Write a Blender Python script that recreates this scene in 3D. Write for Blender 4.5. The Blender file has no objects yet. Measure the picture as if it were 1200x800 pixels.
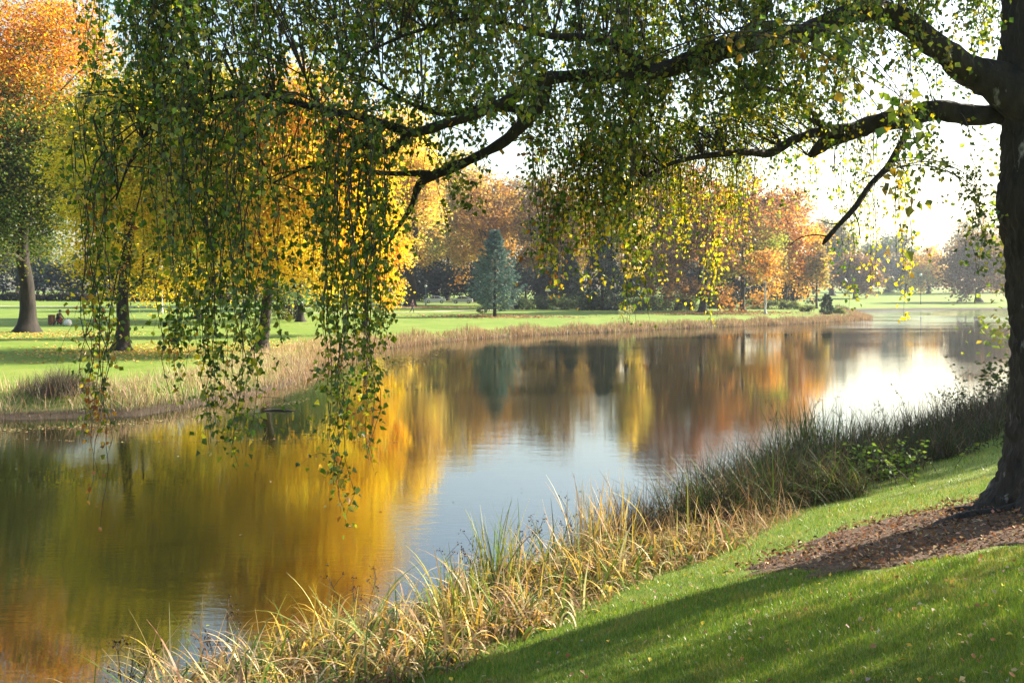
import bpy, bmesh, math, random
import numpy as np
from mathutils import Vector, noise as mnoise

SC = bpy.context.scene
COL = SC.collection
PI = math.pi
rs = np.random.RandomState

# ------------------------------------------------------------------ basics
ZC, F, CX, HY = 4.0, 1200.0, 600.0, 340.0       # eye height above the water, focal length, principal column, horizon row

def P(px, py, d):
    return np.array([(px - CX) / F * d, d, ZC + (HY - py) / F * d])

SUN_EL = math.radians(28.0)
SUN_AZ = math.atan2(0.888, 0.46)                # clockwise from +Y
SUN = np.array([math.sin(SUN_AZ) * math.cos(SUN_EL), math.cos(SUN_AZ) * math.cos(SUN_EL), math.sin(SUN_EL)])

def tag(o, label=None, cat=None, group=None, kind=None):
    if label: o['label'] = label
    if cat: o['category'] = cat
    if group: o['group'] = group
    if kind: o['kind'] = kind
    return o

def empty(name, loc, label=None, cat=None, group=None):
    o = bpy.data.objects.new(name, None)
    COL.objects.link(o)
    o.location = [float(v) for v in loc]
    o.empty_display_size = 0.3
    return tag(o, label, cat, group)

def mesh_obj(name, V, faces, mats, parent=None, cols=None, smooth=False, midx=None):
    """V (n,3); faces: list of (m,k) int arrays; cols: (total faces,3) colours of the surface itself."""
    me = bpy.data.meshes.new(name)
    V = np.asarray(V, dtype=np.float32)
    faces = [np.asarray(f, dtype=np.int32) for f in faces if len(f)]
    nl = sum(f.size for f in faces)
    nf = sum(len(f) for f in faces)
    me.vertices.add(len(V)); me.vertices.foreach_set('co', V.ravel())
    me.loops.add(nl); me.polygons.add(nf)
    me.loops.foreach_set('vertex_index', np.concatenate([f.ravel() for f in faces]))
    tot = np.concatenate([np.full(len(f), f.shape[1], dtype=np.int32) for f in faces])
    st = np.concatenate([[0], np.cumsum(tot)[:-1]]).astype(np.int32)
    me.polygons.foreach_set('loop_start', st)
    me.polygons.foreach_set('loop_total', tot)
    if midx is not None: me.polygons.foreach_set('material_index', np.asarray(midx, dtype=np.int32))
    me.polygons.foreach_set('use_smooth', np.full(nf, bool(smooth)))
    me.update(calc_edges=True)
    if cols is not None:
        a = me.attributes.new('tint', 'FLOAT_COLOR', 'FACE')
        c4 = np.ones((nf, 4), dtype=np.float32); c4[:, :3] = cols
        a.data.foreach_set('color', c4.ravel())
    for m in (mats if isinstance(mats, (list, tuple)) else [mats]): me.materials.append(m)
    o = bpy.data.objects.new(name, me)
    COL.objects.link(o)
    if parent is not None: o.parent = parent
    return o

class Geo:
    """collects pieces of one mesh"""
    def __init__(s): s.V = []; s.F = {}; s.n = 0; s.C = {}
    def add(s, V, F, c=None):
        V = np.asarray(V, dtype=float); F = np.asarray(F, dtype=int)
        k = F.shape[1]
        s.V.append(V); s.F.setdefault(k, []).append(F + s.n); s.n += len(V)
        if c is not None:
            c = np.asarray(c, dtype=float)
            if c.ndim == 1: c = np.tile(c, (len(F), 1))
            s.C.setdefault(k, []).append(c)
    def build(s, name, mats, parent=None, smooth=False):
        ks = sorted(s.F)
        V = np.concatenate(s.V); fs = [np.concatenate(s.F[k]) for k in ks]
        cols = np.concatenate([np.concatenate(s.C[k]) for k in ks]) if s.C else None
        return mesh_obj(name, V, fs, mats, parent, cols, smooth)

def tube(pts, rad, sides=6, cap=True):
    pts = np.asarray(pts, dtype=float); n = len(pts); rad = np.asarray(rad, dtype=float)
    T = np.gradient(pts, axis=0); T /= np.linalg.norm(T, axis=1)[:, None] + 1e-9
    ref = np.array([0, 0, 1.0]) if abs(T[0, 2]) < 0.9 else np.array([1.0, 0, 0])
    A = np.cross(np.tile(ref, (n, 1)), T)
    l = np.linalg.norm(A, axis=1)
    for i in range(n):
        if l[i] < 0.15 and i > 0:
            A[i] = A[i - 1] - T[i] * np.dot(A[i - 1], T[i])
        elif i > 0 and np.dot(A[i], A[i - 1]) < 0: A[i] = -A[i]
    A /= np.linalg.norm(A, axis=1)[:, None] + 1e-9
    B = np.cross(T, A)
    ang = np.arange(sides) / sides * 2 * PI
    V = pts[:, None, :] + rad[:, None, None] * (np.cos(ang)[None, :, None] * A[:, None, :] + np.sin(ang)[None, :, None] * B[:, None, :])
    i = np.arange(n - 1)[:, None] * sides; j = np.arange(sides)[None, :]; j2 = (j + 1) % sides
    Fq = np.stack([i + j, i + j2, i + sides + j2, i + sides + j], axis=-1).reshape(-1, 4)
    return V.reshape(-1, 3), Fq

def box(c, s, rot=0.0):
    x, y, z = s[0] / 2, s[1] / 2, s[2] / 2
    v = np.array([[-x, -y, -z], [x, -y, -z], [x, y, -z], [-x, y, -z], [-x, -y, z], [x, -y, z], [x, y, z], [-x, y, z]])
    c0, s0 = math.cos(rot), math.sin(rot)
    v = v @ np.array([[c0, s0, 0], [-s0, c0, 0], [0, 0, 1]]) + np.asarray(c)
    f = np.array([[0, 3, 2, 1], [4, 5, 6, 7], [0, 1, 5, 4], [1, 2, 6, 5], [2, 3, 7, 6], [3, 0, 4, 7]])
    return v, f

def unit(a): return a / (np.linalg.norm(a, axis=-1, keepdims=True) + 1e-9)

def leaves(pos, L, Wd, r, col, tip=None, fold=0.25, up=0.35, kite=0.5):
    """leaf-shaped quads folded along the midrib; returns V, F(tri), cols"""
    n = len(pos)
    if tip is None:
        nrm = r.normal(size=(n, 3)); nrm[:, 2] = np.abs(nrm[:, 2]) + up
        nrm = unit(nrm)
        a = unit(np.cross(nrm, r.normal(size=(n, 3))))
    else:
        a = unit(tip)
        nrm = unit(np.cross(a, r.normal(size=(n, 3))))
    b = np.cross(nrm, a)
    L = np.broadcast_to(L, (n,))[:, None]; Wd = np.broadcast_to(Wd, (n,))[:, None]
    base = pos; tipv = pos + a * L
    mid = pos + a * L * kite
    f = (r.uniform(0, 1, (n, 1)) * fold) * Wd
    le = mid + b * Wd * .5 + nrm * f; ri = mid - b * Wd * .5 + nrm * f
    V = np.stack([base, le, tipv, ri], axis=1).reshape(-1, 3)
    k = np.arange(n)[:, None] * 4
    Ft = np.concatenate([k + np.array([[0, 2, 1]]), k + np.array([[0, 3, 2]])], axis=1).reshape(-1, 3)
    return V, Ft, np.repeat(col, 2, axis=0)

def ribbons(base, length, az, lean, curl, width, col, r, nseg=5, wrot=0.6, power=1.3, taper=0.12):
    n = len(base)
    t = np.linspace(0, 1, nseg + 1)
    th = lean[:, None] + curl[:, None] * t[None, :] ** power
    tm = (th[:, 1:] + th[:, :-1]) / 2
    ds = length[:, None] / nseg
    h = np.concatenate([np.zeros((n, 1)), np.cumsum(np.sin(tm) * ds, axis=1)], axis=1)
    z = np.concatenate([np.zeros((n, 1)), np.cumsum(np.cos(tm) * ds, axis=1)], axis=1)
    cz, sz = np.cos(az)[:, None], np.sin(az)[:, None]
    Pt = np.stack([base[:, 0:1] + h * cz, base[:, 1:2] + h * sz, base[:, 2:3] + z], axis=-1)
    wa = az + PI / 2 + r.uniform(-wrot, wrot, n)
    wv = np.stack([np.cos(wa), np.sin(wa), np.zeros(n)], axis=-1)
    wt = (1 - t ** 1.6) * (1 - taper) + taper
    wt[0] = .75
    W = width[:, None, None] * .5 * wt[None, :, None] * wv[:, None, :]
    V = np.stack([Pt - W, Pt + W], axis=2).reshape(-1, 3)
    m = 2 * (nseg + 1)
    k = np.arange(n)[:, None, None] * m; i = np.arange(nseg)[None, :, None] * 2
    Fq = (k + i + np.array([0, 1, 3, 2])[None, None, :]).reshape(-1, 4)
    return V, Fq, np.repeat(col, nseg, axis=0)

def mixpal(r, n, pal, jitter=0.18):
    c = np.array([p[:3] for p in pal], dtype=float)
    w = np.array([p[3] if len(p) > 3 else 1.0 for p in pal], dtype=float); w /= w.sum()
    k = r.choice(len(pal), size=n, p=w)
    return np.clip(c[k] * (1 + r.normal(0, jitter, (n, 1))) * (1 + r.normal(0, jitter * .4, (n, 3))), 0.004, 0.9)

# ------------------------------------------------------------------ materials
def newmat(name):
    m = bpy.data.materials.new(name); m.use_nodes = True
    nt = m.node_tree; nt.nodes.clear()
    out = nt.nodes.new('ShaderNodeOutputMaterial')
    return m, nt, out

def N(nt, typ, **kw):
    n = nt.nodes.new(typ)
    for k, v in kw.items():
        if hasattr(n, k): setattr(n, k, v)
    return n

def leaf_mat(name, trans=0.45, gloss=0.06, rough=0.35, sat=(1.25, 1.15, .7)):
    m, nt, out = newmat(name); L = nt.links
    at = N(nt, 'ShaderNodeAttribute'); at.attribute_name = 'tint'
    d = N(nt, 'ShaderNodeBsdfDiffuse'); L.new(at.outputs['Color'], d.inputs['Color'])
    mul = N(nt, 'ShaderNodeMix', data_type='RGBA', blend_type='MULTIPLY'); mul.inputs[0].default_value = 1
    L.new(at.outputs['Color'], mul.inputs[6]); mul.inputs[7].default_value = (*sat, 1)
    t = N(nt, 'ShaderNodeBsdfTranslucent'); L.new(mul.outputs[2], t.inputs['Color'])
    mx = N(nt, 'ShaderNodeMixShader'); mx.inputs[0].default_value = trans
    L.new(d.outputs[0], mx.inputs[1]); L.new(t.outputs[0], mx.inputs[2])
    if gloss > 0:
        g = N(nt, 'ShaderNodeBsdfGlossy'); g.inputs['Roughness'].default_value = rough
        g.inputs['Color'].default_value = (1, 1, 1, 1)
        m2 = N(nt, 'ShaderNodeMixShader'); m2.inputs[0].default_value = gloss
        L.new(mx.outputs[0], m2.inputs[1]); L.new(g.outputs[0], m2.inputs[2]); mx = m2
    L.new(mx.outputs[0], out.inputs['Surface'])
    return m

def noise_mat(name, c1, c2, scale=4.0, rough=0.85, bump=0.3, bscale=None, stretch=(1, 1, 1), c3=None, detail=6.0, bdist=0.02):
    m, nt, out = newmat(name); L = nt.links
    tc = N(nt, 'ShaderNodeTexCoord'); mp = N(nt, 'ShaderNodeMapping'); mp.inputs['Scale'].default_value = stretch
    L.new(tc.outputs['Object'], mp.inputs['Vector'])
    nz = N(nt, 'ShaderNodeTexNoise'); nz.inputs['Scale'].default_value = scale; nz.inputs['Detail'].default_value = detail
    L.new(mp.outputs[0], nz.inputs['Vector'])
    cr = N(nt, 'ShaderNodeValToRGB'); e = cr.color_ramp.elements
    e[0].position = .35; e[0].color = (*c1, 1); e[1].position = .65; e[1].color = (*c2, 1)
    if c3:
        q = cr.color_ramp.elements.new(.8); q.color = (*c3, 1)
    L.new(nz.outputs['Fac'], cr.inputs[0])
    b = N(nt, 'ShaderNodeBsdfPrincipled'); b.inputs['Roughness'].default_value = rough
    L.new(cr.outputs[0], b.inputs['Base Color'])
    if bump:
        n2 = N(nt, 'ShaderNodeTexNoise'); n2.inputs['Scale'].default_value = bscale or scale * 3; n2.inputs['Detail'].default_value = 8
        L.new(mp.outputs[0], n2.inputs['Vector'])
        bp = N(nt, 'ShaderNodeBump'); bp.inputs['Strength'].default_value = bump; bp.inputs['Distance'].default_value = bdist
        L.new(n2.outputs['Fac'], bp.inputs['Height']); L.new(bp.outputs[0], b.inputs['Normal'])
    L.new(b.outputs[0], out.inputs['Surface'])
    return m

M_LEAF = leaf_mat('tree_leaf', .55, .02, .45, (1.35, 1.28, .6))
M_BIRCHLEAF = leaf_mat('birch_leaf', .50, .03, .36, (2.0, 2.0, .55))
M_NEEDLE = leaf_mat('needle', .15, .02, .5, (1, 1, 1))
M_GRASS = leaf_mat('grass_blade', .42, .035, .35, (1.25, 1.2, .6))
M_REED = leaf_mat('reed_blade', .30, .018, .5, (1.1, 1.03, .8))
M_LITTER = leaf_mat('fallen_leaf', .18, .012, .5, (1, 1, 1))
M_BARK = noise_mat('park_tree_bark', (.009, .007, .005), (.032, .023, .015), 5, .9, .6, 12, (1, 1, .25))
M_PALEBARK = noise_mat('pale_bark', (.30, .27, .24), (.62, .58, .53), 4, .8, .3, 12, (1, 1, 1.5))
M_TWIG = noise_mat('twig_bark', (.018, .012, .009), (.055, .036, .026), 20, .8, .2)

def birch_bark():
    m, nt, out = newmat('birch_bark'); L = nt.links
    tc = N(nt, 'ShaderNodeTexCoord')
    mp = N(nt, 'ShaderNodeMapping'); mp.inputs['Scale'].default_value = (1, 1, .38); L.new(tc.outputs['Object'], mp.inputs[0])
    n1 = N(nt, 'ShaderNodeTexNoise'); n1.inputs['Scale'].default_value = 9; n1.inputs['Detail'].default_value = 9; n1.inputs['Roughness'].default_value = .65
    L.new(mp.outputs[0], n1.inputs['Vector'])
    c1 = N(nt, 'ShaderNodeValToRGB'); e = c1.color_ramp.elements
    e[0].position = .32; e[0].color = (.006, .0045, .0035, 1); e[1].position = .74; e[1].color = (.046, .034, .024, 1)
    L.new(n1.outputs['Fac'], c1.inputs[0])
    n2 = N(nt, 'ShaderNodeTexNoise'); n2.inputs['Scale'].default_value = 4.2; n2.inputs['Detail'].default_value = 5; n2.inputs['Roughness'].default_value = .6
    L.new(mp.outputs[0], n2.inputs['Vector'])
    c2 = N(nt, 'ShaderNodeValToRGB'); e = c2.color_ramp.elements
    e[0].position = .63; e[0].color = (0, 0, 0, 1); e[1].position = .68; e[1].color = (1, 1, 1, 1)
    L.new(n2.outputs['Fac'], c2.inputs[0])
    mx = N(nt, 'ShaderNodeMix', data_type='RGBA'); L.new(c2.outputs[0], mx.inputs[0])
    L.new(c1.outputs[0], mx.inputs[6])
    n3 = N(nt, 'ShaderNodeTexNoise'); n3.inputs['Scale'].default_value = 22; n3.inputs['Detail'].default_value = 6
    L.new(tc.outputs['Object'], n3.inputs['Vector'])
    c3 = N(nt, 'ShaderNodeValToRGB'); e = c3.color_ramp.elements
    e[0].position = .35; e[0].color = (.10, .09, .08, 1); e[1].position = .65; e[1].color = (.34, .31, .29, 1)
    L.new(n3.outputs['Fac'], c3.inputs[0]); L.new(c3.outputs[0], mx.inputs[7])
    b = N(nt, 'ShaderNodeBsdfPrincipled'); b.inputs['Roughness'].default_value = .9
    L.new(mx.outputs[2], b.inputs['Base Color'])
    vo = N(nt, 'ShaderNodeTexVoronoi'); vo.inputs['Scale'].default_value = 16; L.new(mp.outputs[0], vo.inputs['Vector'])
    ad = N(nt, 'ShaderNodeMath', operation='ADD'); L.new(vo.outputs['Distance'], ad.inputs[0]); L.new(n1.outputs['Fac'], ad.inputs[1])
    bp = N(nt, 'ShaderNodeBump'); bp.inputs['Strength'].default_value = .9; bp.inputs['Distance'].default_value = .03
    L.new(ad.outputs[0], bp.inputs['Height']); L.new(bp.outputs[0], b.inputs['Normal'])
    L.new(b.outputs[0], out.inputs['Surface'])
    return m
M_BIRCH = birch_bark()

def flat_mat(name, c, rough=.5, metal=0.0, var=.12):
    return noise_mat(name, tuple(v * (1 - var) for v in c), tuple(min(1, v * (1 + var)) for v in c), 6, rough, 0)

# ------------------------------------------------------------------ the ground
SHORE = np.array([(-150, -60), (-120, 5), (-60, 22), (-30, 29), (-15.8, 31.6), (-13.6, 32.2), (-11.9, 32.6), (-10.9, 35.4), (-9.8, 38.4),
    (-9.4, 41.7), (-9.3, 46), (-9.5, 52.2), (-9.6, 62), (-8.8, 70), (-6.4, 77), (-2.8, 84.2), (3.1, 92.3), (9.8, 98), (16, 105.5), (23.3, 111.6), (32, 120),
    (41, 129.7), (47.5, 138), (51.5, 147), (55, 166), (62, 190), (68, 204), (85, 213), (105, 218), (127, 219), (165, 205),
    (160, 165), (112, 130), (60, 85), (19.5, 37.25), (-2.7, 9.65), (-29, -23), (-80, -62)], dtype=float)
NX, NY = .779, -.628

def sdist(x, y):
    """signed distance to the shore, positive on land"""
    x = np.asarray(x, float); y = np.asarray(y, float)
    best = np.full(x.shape, 1e9); inside = np.zeros(x.shape, bool)
    n = len(SHORE)
    for i in range(n):
        ax, ay = SHORE[i]; bx, by = SHORE[(i + 1) % n]
        dx, dy = bx - ax, by - ay
        t = np.clip(((x - ax) * dx + (y - ay) * dy) / (dx * dx + dy * dy), 0, 1)
        best = np.minimum(best, np.hypot(x - ax - t * dx, y - ay - t * dy))
        c = ((ay > y) != (by > y)) & (x < (bx - ax) * (y - ay) / (by - ay + 1e-12) + ax)
        inside ^= c
    return np.where(inside, -best, best)

def gz(x, y):
    x = np.asarray(x, float); y = np.asarray(y, float)
    sd = sdist(x, y)
    s = NX * (x + 3.65) + NY * (y - 10.4)
    w = np.clip((s + 8) / 8, 0, 1); w = w * w * (3 - 2 * w)
    p = np.maximum(sd, 0)
    near = np.minimum(.7 * p, .44 + .24 * p)
    near = np.where(near > 2.2, 2.2 + 1.4 * (1 - np.exp(-(near - 2.2) / 1.4)), near)
    fs = .0085 + .006 * np.clip((x - 20) / 60, 0, 1)
    far = np.minimum(.28 * p, .6) + fs * np.minimum(p, 320)
    und = .03 * np.sin(x * .9 + y * .4) * np.sin(y * .7 - .3 * x) * np.clip(p / 3, 0, 1)
    z = w * near + (1 - w) * far + und
    return np.where(sd < 0, np.maximum(-.18 * (-sd), -1.2), z)

def place(px, py, dmin=6, dmax=420):
    """the point of the ground seen along a line of sight"""
    d = np.geomspace(dmin, dmax, 6000)
    x = (px - CX) / F * d; z = ZC + (HY - py) / F * d
    g = gz(x, d)
    k = np.where((g >= z) & (g > 0.02))[0]
    i = k[0] if len(k) else len(d) - 1
    return np.array([x[i], d[i], g[i]])

def at(px, d):
    x = (px - CX) / F * d
    return np.array([x, d, float(gz(x, d))])

def lawn_mat():
    m, nt, out = newmat('lawn'); L = nt.links
    geo = N(nt, 'ShaderNodeNewGeometry')
    def nz(scale, detail=5, rough=.55):
        n = N(nt, 'ShaderNodeTexNoise'); n.inputs['Scale'].default_value = scale; n.inputs['Detail'].default_value = detail
        n.inputs['Roughness'].default_value = rough; L.new(geo.outputs['Position'], n.inputs['Vector']); return n
    a = nz(.35); b = nz(3.5, 8, .7); c = nz(.08, 3)
    cr = N(nt, 'ShaderNodeValToRGB'); e = cr.color_ramp.elements
    e[0].position = .3; e[0].color = (.11, .185, .02, 1); e[1].position = .7; e[1].color = (.205, .28, .04, 1)
    L.new(b.outputs['Fac'], cr.inputs[0])
    cr2 = N(nt, 'ShaderNodeValToRGB'); e = cr2.color_ramp.elements
    e[0].position = .42; e[0].color = (.125, .21, .022, 1); e[1].position = .66; e[1].color = (.26, .285, .065, 1)
    L.new(a.outputs['Fac'], cr2.inputs[0])
    mx = N(nt, 'ShaderNodeMix', data_type='RGBA'); mx.inputs[0].default_value = .5
    L.new(cr.outputs[0], mx.inputs[6]); L.new(cr2.outputs[0], mx.inputs[7])
    d = N(nt, 'ShaderNodeBsdfPrincipled'); d.inputs['Roughness'].default_value = .8
    d.inputs['Specular IOR Level'].default_value = .2
    # wet mud at and under the water line (by height)
    sx = N(nt, 'ShaderNodeSeparateXYZ'); L.new(geo.outputs['Position'], sx.inputs[0])
    mr = N(nt, 'ShaderNodeMapRange'); mr.inputs[1].default_value = .12; mr.inputs[2].default_value = .45
    L.new(sx.outputs['Z'], mr.inputs[0])
    mud = N(nt, 'ShaderNodeMix', data_type='RGBA'); L.new(mr.outputs[0], mud.inputs[0])
    mud.inputs[6].default_value = (.055, .042, .026, 1); L.new(mx.outputs[2], mud.inputs[7])
    L.new(mud.outputs[2], d.inputs['Base Color'])
    f = nz(55, 4, .7)
    bp = N(nt, 'ShaderNodeBump'); bp.inputs['Strength'].default_value = .8; bp.inputs['Distance'].default_value = .03
    L.new(f.outputs['Fac'], bp.inputs['Height']); L.new(bp.outputs[0], d.inputs['Normal'])
    L.new(d.outputs[0], out.inputs['Surface'])
    return m
M_LAWN = lawn_mat()

def build_ground():
    fr = np.radians(np.concatenate([np.arange(-34, 34, .22), np.arange(34, 326, 3.0)]))
    rr = np.concatenate([[.25], np.geomspace(.6, 880, 400)])
    A, R = np.meshgrid(fr, rr)
    x = R * np.sin(A); y = R * np.cos(A)
    z = gz(x, y)
    na, nr = len(fr), len(rr)
    V = np.stack([x, y, z], -1).reshape(-1, 3)
    i = np.arange(nr - 1)[:, None] * na; j = np.arange(na)[None, :]; j2 = (j + 1) % na
    Fq = np.stack([i + j, i + na + j, i + na + j2, i + j2], -1).reshape(-1, 4)
    V = np.concatenate([V, [[0, 0, float(gz(0, 0))]]]); c = len(V) - 1
    jj = np.arange(na)
    Ft = np.stack([np.full(na, c), jj, (jj + 1) % na], -1)
    o = mesh_obj('ground', V, [Fq, Ft], M_LAWN, smooth=True)
    tag(o, 'grassy park ground sloping to the lake on both banks', 'ground', kind='structure')
build_ground()

def water_mat():
    m, nt, out = newmat('lake_water'); L = nt.links
    geo = N(nt, 'ShaderNodeNewGeometry')
    mp = N(nt, 'ShaderNodeMapping'); mp.inputs['Scale'].default_value = (.62, 1.7, 1); L.new(geo.outputs['Position'], mp.inputs[0])
    def nz(scale, detail):
        n = N(nt, 'ShaderNodeTexNoise'); n.inputs['Scale'].default_value = scale; n.inputs['Detail'].default_value = detail
        L.new(mp.outputs[0], n.inputs['Vector']); return n
    a = nz(5.0, 5); b = nz(1.1, 2); pz = nz(.06, 2)
    amp = N(nt, 'ShaderNodeMapRange'); amp.inputs[1].default_value = .4; amp.inputs[2].default_value = .62
    amp.inputs[3].default_value = .22; amp.inputs[4].default_value = 1.7; L.new(pz.outputs['Fac'], amp.inputs[0])
    sp = N(nt, 'ShaderNodeSeparateXYZ'); L.new(geo.outputs['Position'], sp.inputs[0])
    wnd = N(nt, 'ShaderNodeMapRange'); wnd.inputs[1].default_value = 92; wnd.inputs[2].default_value = 135
    wnd.inputs[3].default_value = 1; wnd.inputs[4].default_value = 9; L.new(sp.outputs['Y'], wnd.inputs[0])
    am = N(nt, 'ShaderNodeMath', operation='MULTIPLY'); L.new(amp.outputs[0], am.inputs[0]); L.new(wnd.outputs[0], am.inputs[1])
    m1 = N(nt, 'ShaderNodeMath', operation='MULTIPLY'); L.new(a.outputs['Fac'], m1.inputs[0]); L.new(am.outputs[0], m1.inputs[1])
    m2 = N(nt, 'ShaderNodeMath', operation='MULTIPLY_ADD'); L.new(b.outputs['Fac'], m2.inputs[0]); m2.inputs[1].default_value = 1.2; L.new(m1.outputs[0], m2.inputs[2])
    bp = N(nt, 'ShaderNodeBump'); bp.inputs['Strength'].default_value = 1; bp.inputs['Distance'].default_value = .0016
    L.new(m2.outputs[0], bp.inputs['Height'])
    d = N(nt, 'ShaderNodeBsdfPrincipled')
    d.inputs['Base Color'].default_value = (.014, .015, .004, 1)
    d.inputs['Roughness'].default_value = .012
    d.inputs['IOR'].default_value = 2.05
    L.new(bp.outputs[0], d.inputs['Normal'])
    L.new(d.outputs[0], out.inputs['Surface'])
    return m
wv = np.array([[-165, -75, 0], [190, -75, 0], [190, 228, 0], [-165, 228, 0]], float)
tag(mesh_obj('water', wv, [np.array([[0, 1, 2, 3]])], water_mat()), 'still lake water mirroring the autumn trees', 'lake', kind='structure')

# ------------------------------------------------------------------ park trees
YEL = (.74, .50, .025); PYEL = (.76, .60, .16); LEM = (.68, .58, .03); GOLD = (.72, .47, .025); ORG = (.64, .29, .03); RED = (.46, .15, .04)
GRN = (.10, .155, .03); LGRN = (.22, .27, .05); OLV = (.27, .24, .06); TAN = (.34, .22, .085); BRN = (.19, .105, .055); RUS = (.32, .155, .055)
PUR = (.15, .085, .070); DGR = (.018, .034, .018); GREY = (.22, .19, .17); BLU = (.13, .20, .17); PEACH = (.46, .28, .11)

def broadleaf(name, label, base, H, clear, R, trunk_r, pal, seed, nclus=170, nleaf=110, leaf=.16, lean=(0, 0), cdx=0.0, pal_top=None, top_from=.56,
              group=None, sides=6, bark=None, sigma=None, flat=.75, bias=.45, weep=0.0, trunk_to=.62, limb_k=.55, shape_p=1.0, cdy=0.0, leafmat=None):
    """trunk, limbs grown towards clusters of leaves, and the leaves; heights in metres"""
    r = rs(seed)
    root = empty(name, base, label, 'tree', group)
    bark = bark or M_BARK
    hz = (H - clear) / 2; cz = clear + hz
    # irregular crown outline
    ld = unit(r.normal(size=(9, 3))); la = r.uniform(-.28, .30, 9)
    npts = int(nclus * 1.15)
    dr = unit(r.normal(size=(npts, 3)))
    k = 1 + (np.exp(3.2 * (dr @ ld.T - 1)) * la[None, :]).sum(1)
    rad = r.uniform(0, 1, npts) ** bias * k
    pt = dr * rad[:, None]
    zz = pt[:, 2]
    taper = np.where(zz > 0, (1 - np.clip(zz, 0, 1) ** 2 * .15) ** shape_p, 1)
    taper = taper * np.where(zz < 0, (1 / np.sqrt(np.clip(1.06 - zz ** 2, .12, 1))) ** .55, 1)
    C = np.stack([pt[:, 0] * R * taper + cdx, pt[:, 1] * R * taper + cdy, cz + zz * hz], -1)
    keep = ~((np.hypot(pt[:, 0], pt[:, 1]) < .3) & (zz < -.35))
    C = C[keep][:nclus]
    # trunk nodes
    nt_ = 9
    tz = np.linspace(0, 1, nt_); top = clear + trunk_to * (H - clear)
    tp = np.stack([lean[0] * tz ** 1.2 + cdx * .6 * tz ** 2 + r.normal(0, trunk_r * .25, nt_) * (tz > 0), lean[1] * tz + cdy * .6 * tz ** 2 + r.normal(0, trunk_r * .25, nt_) * (tz > 0), tz * top], -1)
    pos = [tuple(p) for p in tp]; par = [-1] + list(range(nt_ - 1)); plen = list(tz * top)
    chains = []
    order = np.argsort(np.linalg.norm(C - np.array([tp[-1][0] * .5, 0, clear]), axis=1))
    PA = np.zeros((nt_ + 3 * len(C), 3)); PL = np.zeros(len(PA)); PA[:nt_] = tp; PL[:nt_] = plen
    n = nt_; tips = []
    tipi = np.zeros(len(PA), bool); ok = np.zeros(len(PA), bool); ok[:nt_] = tz * top > clear * .72
    for ci in order:
        c = C[ci]
        dv = c - PA[:n]; dist = np.linalg.norm(dv, axis=1)
        cost = dist + .30 * PL[:n] + np.where(dv[:, 2] < -.05 * dist, 1.0 * -dv[:, 2], 0)
        cost[~ok[:n]] = 1e9
        j = int(np.argmin(cost))
        a = PA[j]
        ctrl = (a + c) / 2 + np.array([0, 0, (.16 - weep) * dist[j]]) + r.normal(0, .07 * dist[j], 3)
        ids = [j]
        for t in (.36, .7, 1.0):
            q = (1 - t) ** 2 * a + 2 * t * (1 - t) * ctrl + t * t * c
            PA[n] = q; par.append(ids[-1]); PL[n] = PL[ids[-1]] + np.linalg.norm(q - PA[ids[-1]]); ok[n] = True
            ids.append(n); n += 1
        chains.append(ids)
    w = np.zeros(n)
    for ch in chains: w[ch[-1]] += 1
    for i in range(n - 1, 0, -1): w[par[i]] += w[i]
    rr_ = trunk_r * limb_k * np.sqrt(np.maximum(w, .6) / len(chains)) + .006
    rr_[:nt_] = np.maximum(trunk_r * (1 - .62 * tz), .02)
    G = Geo()
    fl = np.concatenate([[-.15, .05, .25, .6, 1.1], tz[1:] * top]); fl = np.unique(np.round(fl, 3)); fl = fl[(fl <= top)]
    tx = np.interp(fl, tz * top, tp[:, 0]); ty = np.interp(fl, tz * top, tp[:, 1])
    trr = np.interp(fl, tz * top, rr_[:nt_]) * (1 + .75 * np.exp(-np.maximum(fl, 0) / (trunk_r * .9)))
    V, Fq = tube(np.stack([tx, ty, fl], -1), trr, 12)
    ang = np.arctan2(V[:, 1] - np.repeat(ty, 12), V[:, 0] - np.repeat(tx, 12))
    butt = 1 + .16 * np.sin(ang * 5 + seed) * np.exp(-np.maximum(np.repeat(fl, 12), 0) / (trunk_r * 1.6)) + .05 * np.sin(ang * 3 + np.repeat(fl, 12) * 1.3)
    V[:, 0] = np.repeat(tx, 12) + (V[:, 0] - np.repeat(tx, 12)) * butt
    V[:, 1] = np.repeat(ty, 12) + (V[:, 1] - np.repeat(ty, 12)) * butt
    G.add(V, Fq)
    for ch in chains:
        rad_ = rr_[ch].copy(); rad_[0] = min(rad_[0], rad_[1] * 1.35)
        V, Fq = tube(PA[ch], rad_, sides); G.add(V, Fq)
    G.build('trunk', bark, root, smooth=True)
    # leaves
    sg = sigma or R * .17
    m = len(C) * nleaf
    ci = np.repeat(np.arange(len(C)), nleaf)
    off = r.normal(size=(m, 3)); off *= (r.uniform(.25, 1, (m, 1)) ** .6)
    pos_ = C[ci] + off * np.array([sg, sg, sg * flat]) * r.uniform(.7, 1.3, (len(C), 1))[ci]
    if weep: pos_[:, 2] -= np.abs(r.normal(0, weep * R, m))
    pos_[:, 2] = np.maximum(pos_[:, 2], .25)
    tt = np.clip((pos_[:, 2] - clear) / (H - clear) + r.normal(0, .10, len(C))[ci], 0, 1)
    cl = mixpal(r, len(C), pal, .12)[ci]
    cl = np.where(r.uniform(size=(m, 1)) < .35, mixpal(r, m, pal, .12), cl)
    if pal_top:
        c2 = mixpal(r, m, pal_top, .12)
        cl = np.where((tt + r.normal(0, .06, m) > top_from)[:, None], c2, cl)
    cl = np.clip(cl * (1 + r.normal(0, .14, (m, 1))), .006, .85)
    Ls = leaf * r.uniform(.7, 1.3, m)
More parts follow.
